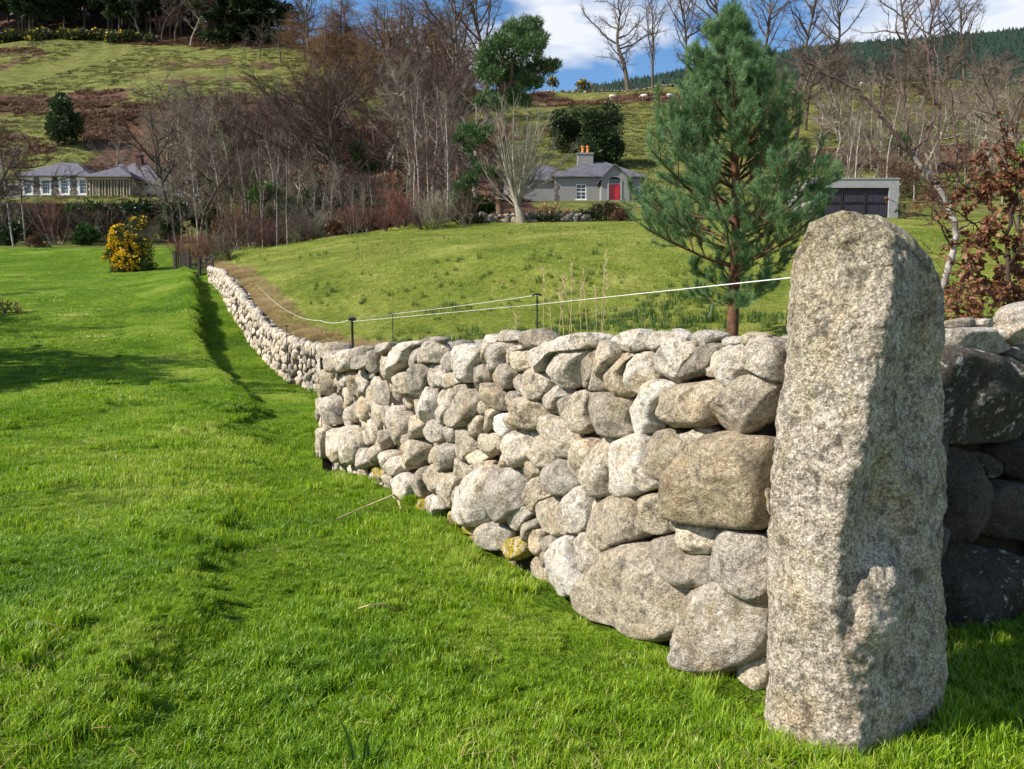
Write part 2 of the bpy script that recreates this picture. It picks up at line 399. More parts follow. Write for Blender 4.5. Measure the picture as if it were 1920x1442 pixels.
band(166, 180, -.5, -.2, .45); band(190, 205, -.47, -.25, .5); band(236, 420, -1.3, -.1, 1.05); band(205, 222, -1.2, -.63, .6)
band(108, 126, .33, 1.2, .75); band(170, 188, .03, .22, .75); band(132, 156, .03, .16, .4); band(150, 200, .45, 1.3, .5); band(60, 100, -.33, .05, .85)
dry = np.where((sd > .15) & (sd < 1.1) & (yf > 8) & (yf < 60), 1 - np.clip((sd - .3) / .8, 0, 1), 0) * interp(yf, [8, 12], [0, 1])
terrain = mesh_np('ground', np.stack([xf, yf, zf], 1), q, None, True, dict(garden=gard, hill=hillm, brack=br, dry=dry))
def mat_ground():
    m, nt, b = new_mat('meadow_ground', 1, .08)
    v = wpos(nt)
    A = lambda n: nd(nt, 'ShaderNodeAttribute', attribute_name=n).outputs['Fac']
    n_a, n_b, n_c = noise(nt, v, .35, 5, .6), noise(nt, v, 4, 5, .7), noise(nt, v, 38, 4, .75)
    mixn = math_(nt, 'ADD', math_(nt, 'MULTIPLY', n_b, .5), math_(nt, 'MULTIPLY', n_c, .5))
    fld = ramp(nt, mixn, [(.36, (.025, .055, .004)), (.5, (.09, .16, .008)), (.66, (.22, .31, .025))])
    grd = ramp(nt, math_(nt, 'ADD', math_(nt, 'MULTIPLY', mixn, .6), math_(nt, 'MULTIPLY', n_a, .4)), [(.38, (.06, .10, .012)), (.5, (.17, .21, .03)), (.62, (.36, .34, .10))])
    hil = ramp(nt, math_(nt, 'ADD', math_(nt, 'MULTIPLY', n_a, .5), math_(nt, 'MULTIPLY', noise(nt, v, .9, 6, .75), .5)),
               [(.36, (.075, .075, .02)), (.5, (.135, .145, .035)), (.62, (.22, .22, .07))])
    c = mixc(nt, A('garden'), fld, grd)
    c = mixc(nt, A('dry'), c, ramp(nt, n_b, [(.35, (.16, .14, .04)), (.65, (.48, .38, .18))]))
    c = mixc(nt, A('hill'), c, hil)
    nb = noise(nt, v, .16, 8, .72)
    bf = ramp(nt, math_(nt, 'MULTIPLY_ADD', nb, 2.4, math_(nt, 'ADD', A('brack'), -1.25)), [(.35, 0.), (.55, 1.)])
    brc = ramp(nt, noise(nt, v, 1.3, 6, .8), [(.35, (.040, .020, .013)), (.5, (.105, .055, .036)), (.66, (.20, .13, .085))])
    c = mixc(nt, bf, c, brc)
    nt.links.new(c, b.inputs['Base Color'])
    hh = math_(nt, 'ADD', math_(nt, 'MULTIPLY', noise(nt, v, .7, 7, .75), 1.2), math_(nt, 'MULTIPLY', n_c, .12))
    bump(nt, b, hh, .9, .35)
    return m
M_GROUND = mat_ground(); terrain.materials.append(M_GROUND)
link('ground', terrain, kind='structure')

# far forested hill on the right
def far_z(x, y):
    s = x / y
    ridge = interp(s, [-.5, 0, .1, .17, .24, .38, .52, .675, .9, 1.4], [200, 380, 424, 441, 460, 494, 510, 528, 550, 500]) * 1400 / 1424
    t = np.clip((y - 600) / 800, 0, 1)
    return 1.5 + (ridge - 1.5) * t ** 1.15 * np.where(y > 1400, np.clip(1 - (y - 1400) / 900, 0, 1), 1)
fx = np.linspace(-900, 2300, 90); fy = np.concatenate([np.linspace(440, 1400, 40), np.linspace(1450, 2000, 6)])
FX, FY = np.meshgrid(fx, fy); FZ = np.where(FY < 600, 1.5, far_z(FX, FY)) + 4 * n2(FX, FY, .01, 8)
jj = np.arange(FX.size).reshape(FX.shape)
fq = np.stack([jj[:-1, :-1], jj[:-1, 1:], jj[1:, 1:], jj[1:, :-1]], -1).reshape(-1, 4)
M_FARHILL = mat_simple('forest_floor', (.012, .022, .014), (.03, .045, .025), .02, 1, .1, .5)
link('hills', mesh_np('hills', np.stack([FX.ravel(), FY.ravel(), FZ.ravel()], 1), fq, M_FARHILL, True), kind='structure')
rs = np.random.RandomState(3)
M_CONIF = mat_simple('distant_conifer', (.010, .024, .020), (.030, .055, .040), .05, 1, 0, .1)
n = 26000
tx = rs.uniform(-.1, 1.15, n); ty = 1400 - 560 * rs.rand(n) ** 1.3 + 30; txx = tx * ty
tz = far_z(txx, ty) - 2; th = rs.uniform(6.5, 11, n) * rs.choice([.8, 1, 1.15], n); tr = th * .27
k = 5; a = np.arange(k) * 2 * pi / k
V = np.zeros((n, k + 1, 3)); V[:, :k, 0] = txx[:, None] + tr[:, None] * np.cos(a + rs.rand(n)[:, None]); V[:, :k, 1] = ty[:, None] + tr[:, None] * np.sin(a)
V[:, :k, 2] = tz[:, None]; V[:, k] = np.stack([txx, ty, tz + th], 1)
fi = np.arange(n)[:, None, None] * (k + 1) + np.array([[i, (i + 1) % k, k] for i in range(k)])[None]
link('distant_conifer_forest', mesh_np('distant_conifer_forest', V.reshape(-1, 3), fi.reshape(-1, 3), M_CONIF), kind='stuff',
     label='dark blue green conifer plantation covering the far hill on the right', category='forest')

# ------------------------------------------------------------------ grass
def blades(n, size, h, w, seed, lean=.5, seg=2, clump=0):
    r = np.random.RandomState(seed)
    p = (r.rand(n, 2) - .5) * size
    if clump:
        c = (r.rand(clump, 2) - .5) * size; ci = r.randint(0, clump, n)
        p = np.where(r.rand(n, 1) < .6, c[ci] + r.randn(n, 2) * size * .035, p)
    H = h * (.45 + .75 * r.rand(n)) ; az = r.rand(n) * 2 * pi
    le = lean * (.25 + r.rand(n)); Wd = w * (.6 + .6 * r.rand(n))
    d = np.stack([np.cos(az), np.sin(az)], 1); s = np.stack([-np.sin(az + r.randn(n) * .6), np.cos(az + r.randn(n) * .6)], 1)
    V = []; ts = np.linspace(0, 1, seg + 1)
    for t in ts[:-1]:
        c = p + d * (H * le * t ** 1.8)[:, None]; z = H * t * (1 - .25 * le * t)
        ww = (Wd * (1 - .45 * t))[:, None] * .5
        V += [np.concatenate([c - s * ww, z[:, None]], 1), np.concatenate([c + s * ww, z[:, None]], 1)]
    c = p + d * (H * le)[:, None]; V.append(np.concatenate([c, (H * (1 - .25 * le))[:, None]], 1))
    V = np.stack(V, 1); m = V.shape[1]
    V[:, :2, 2] -= .015
    base = np.arange(n)[:, None] * m
    Q = np.concatenate([base + np.array([[2 * i, 2 * i + 1, 2 * i + 3, 2 * i + 2]]) for i in range(seg - 1)]) if seg > 1 else np.zeros((0, 4), int)
    T = base + np.array([[m - 3, m - 2, m - 1]])
    rnd = np.repeat(r.rand(n), m)
    return V.reshape(-1, 3), [Q, T], rnd
def template(name, mat, *a, **k):
    V, F, rnd = blades(*a, **k)
    return bpy.data.objects.new(name, mesh_np(name, V, F, mat, False, dict(rnd=rnd)))
def scatter(name, tmpls, pts, normals, rz, scale, pick, **props):
    me = bpy.data.meshes.new(name); n = len(pts)
    me.vertices.add(n); me.vertices.foreach_set('co', np.asarray(pts, np.float32).ravel())
    eul = np.zeros((n, 3), np.float32)
    for i in range(n):
        q = Vector(normals[i]).to_track_quat('Z', 'Y').to_matrix() @ Matrix.Rotation(rz[i], 3, 'Z')
        eul[i] = q.to_euler()
    at = me.attributes.new('rot', 'FLOAT_VECTOR', 'POINT'); at.data.foreach_set('vector', eul.ravel())
    at = me.attributes.new('scl', 'FLOAT', 'POINT'); at.data.foreach_set('value', np.asarray(scale, np.float32))
    at = me.attributes.new('pick', 'INT', 'POINT'); at.data.foreach_set('value', np.asarray(pick, np.int32))
    o = link(name, me, **props)
    g = bpy.data.node_groups.new(name + '_scatter', 'GeometryNodeTree')
    g.interface.new_socket('Geometry', in_out='INPUT', socket_type='NodeSocketGeometry')
    g.interface.new_socket('Geometry', in_out='OUTPUT', socket_type='NodeSocketGeometry')
    gi = g.nodes.new('NodeGroupInput'); go = g.nodes.new('NodeGroupOutput')
    m2p = g.nodes.new('GeometryNodeMeshToPoints'); g.links.new(gi.outputs[0], m2p.inputs['Mesh'])
    g2i = g.nodes.new('GeometryNodeGeometryToInstance')
    for t in reversed(tmpls):
        oi = g.nodes.new('GeometryNodeObjectInfo'); oi.inputs['Object'].default_value = t; oi.inputs['As Instance'].default_value = True
        g.links.new(oi.outputs['Geometry'], g2i.inputs[0])
    iop = g.nodes.new('GeometryNodeInstanceOnPoints'); g.links.new(m2p.outputs[0], iop.inputs['Points'])
    g.links.new(g2i.outputs[0], iop.inputs['Instance']); iop.inputs['Pick Instance'].default_value = True
    def named(nm, ty):
        a = g.nodes.new('GeometryNodeInputNamedAttribute'); a.data_type = ty; a.inputs['Name'].default_value = nm
        return a.outputs['Attribute']
    g.links.new(named('pick', 'INT'), iop.inputs['Instance Index'])
    e2r = g.nodes.new('FunctionNodeEulerToRotation'); g.links.new(named('rot', 'FLOAT_VECTOR'), e2r.inputs[0])
    g.links.new(e2r.outputs[0], iop.inputs['Rotation']); g.links.new(named('scl', 'FLOAT'), iop.inputs['Scale'])
    g.links.new(iop.outputs[0], go.inputs[0])
    md = o.modifiers.new('scatter', 'NODES'); md.node_group = g
    return o
def normal_at(x, y, e=.15):
    zx = (ground_z(x + e, y) - ground_z(x - e, y)) / (2 * e); zy = (ground_z(x, y + e) - ground_z(x, y - e)) / (2 * e)
    m = np.hypot(zx, zy); lim = np.minimum(1, .45 / np.maximum(m, 1e-6))
    return nrm(np.stack([-zx * lim, -zy * lim, np.ones_like(zx)], 1))
def zone(step, y0, y1, margin, seed, xl=None, jitter=.5, cond=None, xr=.80):
    r = np.random.RandomState(seed)
    ys = np.arange(y0, y1, step); pts = []
    for y in ys:
        w = max(y, 1.5) * xr + margin
        xs = np.arange(-w, w, step); pts.append(np.stack([xs, np.full_like(xs, y)], 1))
    p = np.concatenate(pts) + (r.rand(sum(len(a) for a in pts), 2) - .5) * step * jitter * 2
    s = side(p[:, 0], p[:, 1])
    p = p[cond(p[:, 0], p[:, 1], s)]
    return p, r
def lay(name, tmpls, p, r, smin, smax, **props):
    x, y = p[:, 0], p[:, 1]; z = ground_z(x, y); N = normal_at(x, y)
    n = len(p); sc = smin + (smax - smin) * np.clip(.42 + .75 * n2(x, y, 1.3, 31) + .35 * (r.rand(n) - .5), 0, 1)
    scatter(name, tmpls, np.stack([x, y, z], 1), N, r.rand(n) * 2 * pi, sc, r.randint(0, len(tmpls), n), kind='stuff', **props)
field = lambda x, y, s: (s < -.22)
TA = [template('grass_turf', M_GRASS, 1900, .42, .036, .0034, 11 + i, .85, 3, 9) for i in range(5)]
p, r = zone(.26, .9, 6.2, .9, 1, cond=field); lay('grass', TA, p, r, .6, 1.55, label='bright green meadow grass in the foreground', category='grass')
TB = [template('grass_turf', M_GRASS, 1900, .95, .042, .006, 31 + i, .7, 2, 12) for i in range(4)]
p, r = zone(.55, 5.9, 15.5, 1.5, 2, cond=lambda x, y, s: (s < -.35)); lay('meadow_grass', TB, p, r, .7, 1.5, label='bright green meadow grass beyond the foreground', category='grass')
TC = [template('grass_turf', M_GRASS, 1700, 2.6, .06, .017, 51 + i, .8, 1, 25) for i in range(4)]
p, r = zone(1.3, 15, 64, 3, 3, cond=lambda x, y, s: (s < -.9) & (y < 64) & ((np.abs(x - smi(y, CYv, CXv, 1.2)) > 1.7) | (y > 50))); lay('pasture_grass', TC, p, r, .6, 1.0, label='bright green pasture grass climbing to the far field edge', category='grass')
TM = [template('grass_turf', M_GRASS, 190, .42, .055, .011, 61 + i, .8, 2, 0) for i in range(4)]
r = np.random.RandomState(16); m = 7500; y = 12 + 38 * r.rand(m) ** 1.2; x = smi(y, CYv, CXv, 1.2) + r.uniform(-2.1, 2.1, m); kk = side(x, y) < -.3
lay('bank_grass', TM, np.stack([x[kk], y[kk]], 1), r, .7, 1.2, label='green grass over the crest and shady side of the earth bank', category='grass')
TS = [template('straw', M_DRY, 14, .5, .06, .004, 151 + i, 2.6, 3, 0) for i in range(3)]
r = np.random.RandomState(18); m = 1100; y = .9 + 9 * r.rand(m) ** .8; x = (r.rand(m) * 2 - 1) * (y * .75 + 1); kk = (side(x, y) < -.3) & (n2(x, y, .7, 71) > -.2)
lay('straw_litter', TS, np.stack([x[kk], y[kk]], 1), r, .6, 1.3, label='pale dead grass blades lying in the near turf', category='grass')
# a strip of finer tufts right against the wall and pillar feet
TE = [template('grass_tuft', M_GRASS, 70, .10, .085, .004, 71 + i, .55, 3, 0) for i in range(4)]
r = np.random.RandomState(5); pp = []
for i in range(1, len(WL) - 2):
    a, b = WL[i, :2], WL[i + 1, :2]; d = (b - a); l = np.linalg.norm(d); nrm_ = np.array([-d[1], d[0]]) / l
    m = int(l * (16 if i < 6 else 7)); t = r.rand(m)
    pp.append(a + t[:, None] * d + nrm_ * (.20 + .26 * r.rand(m) ** 1.4)[:, None])
pp = np.concatenate(pp)
# ring round the pillar foot
aa = r.rand(60) * 2 * pi; pp = np.concatenate([pp, np.stack([1.17 + .40 * np.cos(aa) * (1 + .2 * r.rand(60)), 2.76 + .33 * np.sin(aa) * (1 + .2 * r.rand(60))], 1)])
pp = pp[pp[:, 1] < 3.2 + 99]
lay('grass_tufts', TE, pp, r, .45, 1.25, label='longer green grass tufts against the foot of the stone wall', category='grass')
# garden lawn
TG = [template('lawn_turf', M_GGRASS, 800, 1.5, .05, .014, 81 + i, .8, 1, 10) for i in range(4)]
p, r = zone(.85, 4, 26, 2, 6, cond=lambda x, y, s: (s > .75) & (x > interp(y, LY, LX) + .5)); lay('garden_grass', TG, p, r, .6, 1.1, label='yellowish green lawn grass just behind the wall', category='grass')
TG2 = [template('lawn_turf', M_GGRASS, 800, 3.6, .07, .03, 91 + i, .8, 1, 20) for i in range(3)]
p, r = zone(2.1, 25, 66, 2, 7, cond=lambda x, y, s: (s > 1.9) & (x > interp(y, LY, LX) + 1)); lay('lawn_grass', TG2, p, r, .6, 1.0, label='yellowish green lawn grass on the rise before the cottage', category='grass')
TD = [template('dry_grass_tuft', M_DRY, 60, .35, .28, .008, 101 + i, .9, 2, 0) for i in range(3)]
r = np.random.RandomState(8); m = 3200; y = r.uniform(9.5, 50, m); x = interp(y, LY, LX) + .35 + 1.0 * r.rand(m) ** 1.8 * interp(y, [9, 20], [.8, 1])
sdd = side(x, y); kk = sdd > .25; p = np.stack([x[kk], y[kk]], 1)
lay('dry_grass', TD, p, r, .3, .85, label='straw coloured dead grass along the back of the far wall', category='grass')
# daffodil leaves
TL = [template('daffodil_clump', M_HOLLY, 26, .22, .24, .016, 111 + i, .35, 2, 0) for i in range(3)]
r = np.random.RandomState(9); m = 900
y = np.concatenate([r.uniform(12.5, 23, 560), r.uniform(19, 30, 240), r.uniform(40, 50, 100)]); x = interp(y, LY, LX) + 1.8 + r.rand(m) * interp(y, [10, 18, 30, 50], [9, 9, 14, 40])
x[:560] += 1.5 * r.randn(560); mm_ = n2(x, y, .45, 61) > -.05; x = np.where(mm_, x, -99)
kk = side(x, y) > 1; p = np.stack([x[kk], y[kk]], 1)
lay('daffodil_leaves', TL, p, r, .45, 1.1, label='dark green clumps of daffodil leaves dotted over the lawn', category='ground cover')
# bracken litter on the hillside
TK = [template('bracken_clump', M_BRACKEN, 90, 3.2, .7, .22, 121 + i, 1.3, 2, 6) for i in range(4)]
cand = np.where((br > .5) & (yf > 62) & (yf < 262) & (np.abs(sR) < .85))[0]
r = np.random.RandomState(10)
wgt = np.gradient(gx)[cand % nx] * np.gradient(gy)[cand // nx] * (br[cand] - .4); cc = r.choice(cand, 9000, p=wgt / wgt.sum())
keep = fbm(np.stack([xf[cc] * .05, yf[cc] * .14, xf[cc] * 0], -1), 3, 77) > -.05
p = np.stack([xf[cc], yf[cc]], 1)[keep] + r.randn(keep.sum(), 2)
lay('bracken', TK, p, r, .4, 1.25, label='brown dead bracken in patches across the hillside', category='bracken')

TP = [template('rough_tuft', M_ROUGH, 130, 2.2, .42, .10, 141 + i, 1.0, 2, 5) for i in range(3)]
cand = np.where((yf > 92) & (yf < 236) & (np.abs(sR) < .8) & (br < .6))[0]
wgt = np.gradient(gx)[cand % nx] * np.gradient(gy)[cand // nx] / np.maximum(yf[cand], 1) ** .5; r = np.random.RandomState(15); cc = r.choice(cand, 15000, p=wgt / wgt.sum())
p = np.stack([xf[cc], yf[cc]], 1) + r.randn(len(cc), 2) * 1.5; p = p[n2(p[:, 0], p[:, 1], .06, 91) > -.25]
lay('rough_grass', TP, p, r, .25, .9, label='coarse tussocks of rough grass all over the hill pasture', category='grass')
# ------------------------------------------------------------------ stones
def chaikin(p, k=2):
    for _ in range(k):
        q = np.roll(p, -1, 0); p = np.stack([.75 * p + .25 * q, .25 * p + .75 * q], 1).reshape(-1, 2)
    return p
def resample(p, n):
    q = np.concatenate([p, p[:1]]); s = np.concatenate([[0], np.cumsum(np.linalg.norm(np.diff(q, axis=0), axis=1))])
    t = np.linspace(0, s[-1], n, endpoint=False)
    return np.stack([np.interp(t, s, q[:, 0]), np.interp(t, s, q[:, 1])], 1)
def stone_verts(poly, depth, rng, nu=40, nv=9, seed=0, facet=4, rough=1.0, back=3, box=.5):
    """poly: outline in wall plane (u,v); returns local verts (u, v, w) w = outwards, with faces"""
    p = chaikin(np.asarray(poly, float), 2); c = p.mean(0)
    Q = (resample(p, nu) - c) * 1.045; size = math.sqrt(max(1e-6, abs(.5 * np.sum(Q[:, 0] * np.roll(Q[:, 1], -1) - Q[:, 1] * np.roll(Q[:, 0], -1)))))
    phi = np.concatenate([np.linspace(-1.1, 0, back, endpoint=False), np.linspace(0, pi / 2, nv)[:-1]])
    g = np.cos(phi) ** box; h = np.sign(phi) * np.abs(np.sin(phi)) ** .85
    D = depth
    V = np.stack([Q[None, :, 0] * g[:, None], Q[None, :, 1] * g[:, None], np.broadcast_to(D * h[:, None], (len(phi), nu))], -1)
    V = np.concatenate([V.reshape(-1, 3), [[0, 0, D]]])
    for k in range(facet + (3 if rng.rand() < .45 else 0)):
        n = np.array([rng.normal() * .5, rng.normal() * .5, .5 + abs(rng.normal()) * .5]); n /= np.linalg.norm(n)
        dd = V @ n; cut = dd.max() * rng.uniform(.66, .92)
        ex = np.clip(dd - cut, 0, None); V = V - n * (ex * rng.uniform(.8, 1.0))[:, None]
    dirn = nrm(V * [1, 1, size / max(D, .01) * .6]); off = rng.uniform(0, 50, 3)
    inner = .25 + .75 * np.clip(V[:, 2:3] / D, 0, 1)
    V = V + dirn * (((.055 * size * fbm(V / size * 2.2 + off, 3, seed)) + .028 * size * rough * fbm(V / size * 7 + off, 2, seed + 5))[:, None]) * inner
    R = len(phi); idx = np.arange(R * nu).reshape(R, nu)
    q = np.stack([idx[:-1], np.roll(idx, -1, 1)[:-1], np.roll(idx, -1, 1)[1:], idx[1:]], -1).reshape(-1, 4)
    t = np.stack([idx[-1], np.roll(idx[-1], -1), np.full(nu, R * nu)], -1)
    V = np.concatenate([V, [V[:nu].mean(0)]]); t = np.concatenate([t, np.stack([np.roll(idx[0], -1), idx[0], np.full(nu, R * nu + 1)], -1)])
    return V, [q, t], c
def tone_of(rng, n, b=None, w=None, l=None):
    return np.tile([rng.uniform(.25, .8) if b is None else b, rng.uniform(0, .8) if w is None else w, rng.uniform(-.2, .9) if l is None else l], (n, 1))

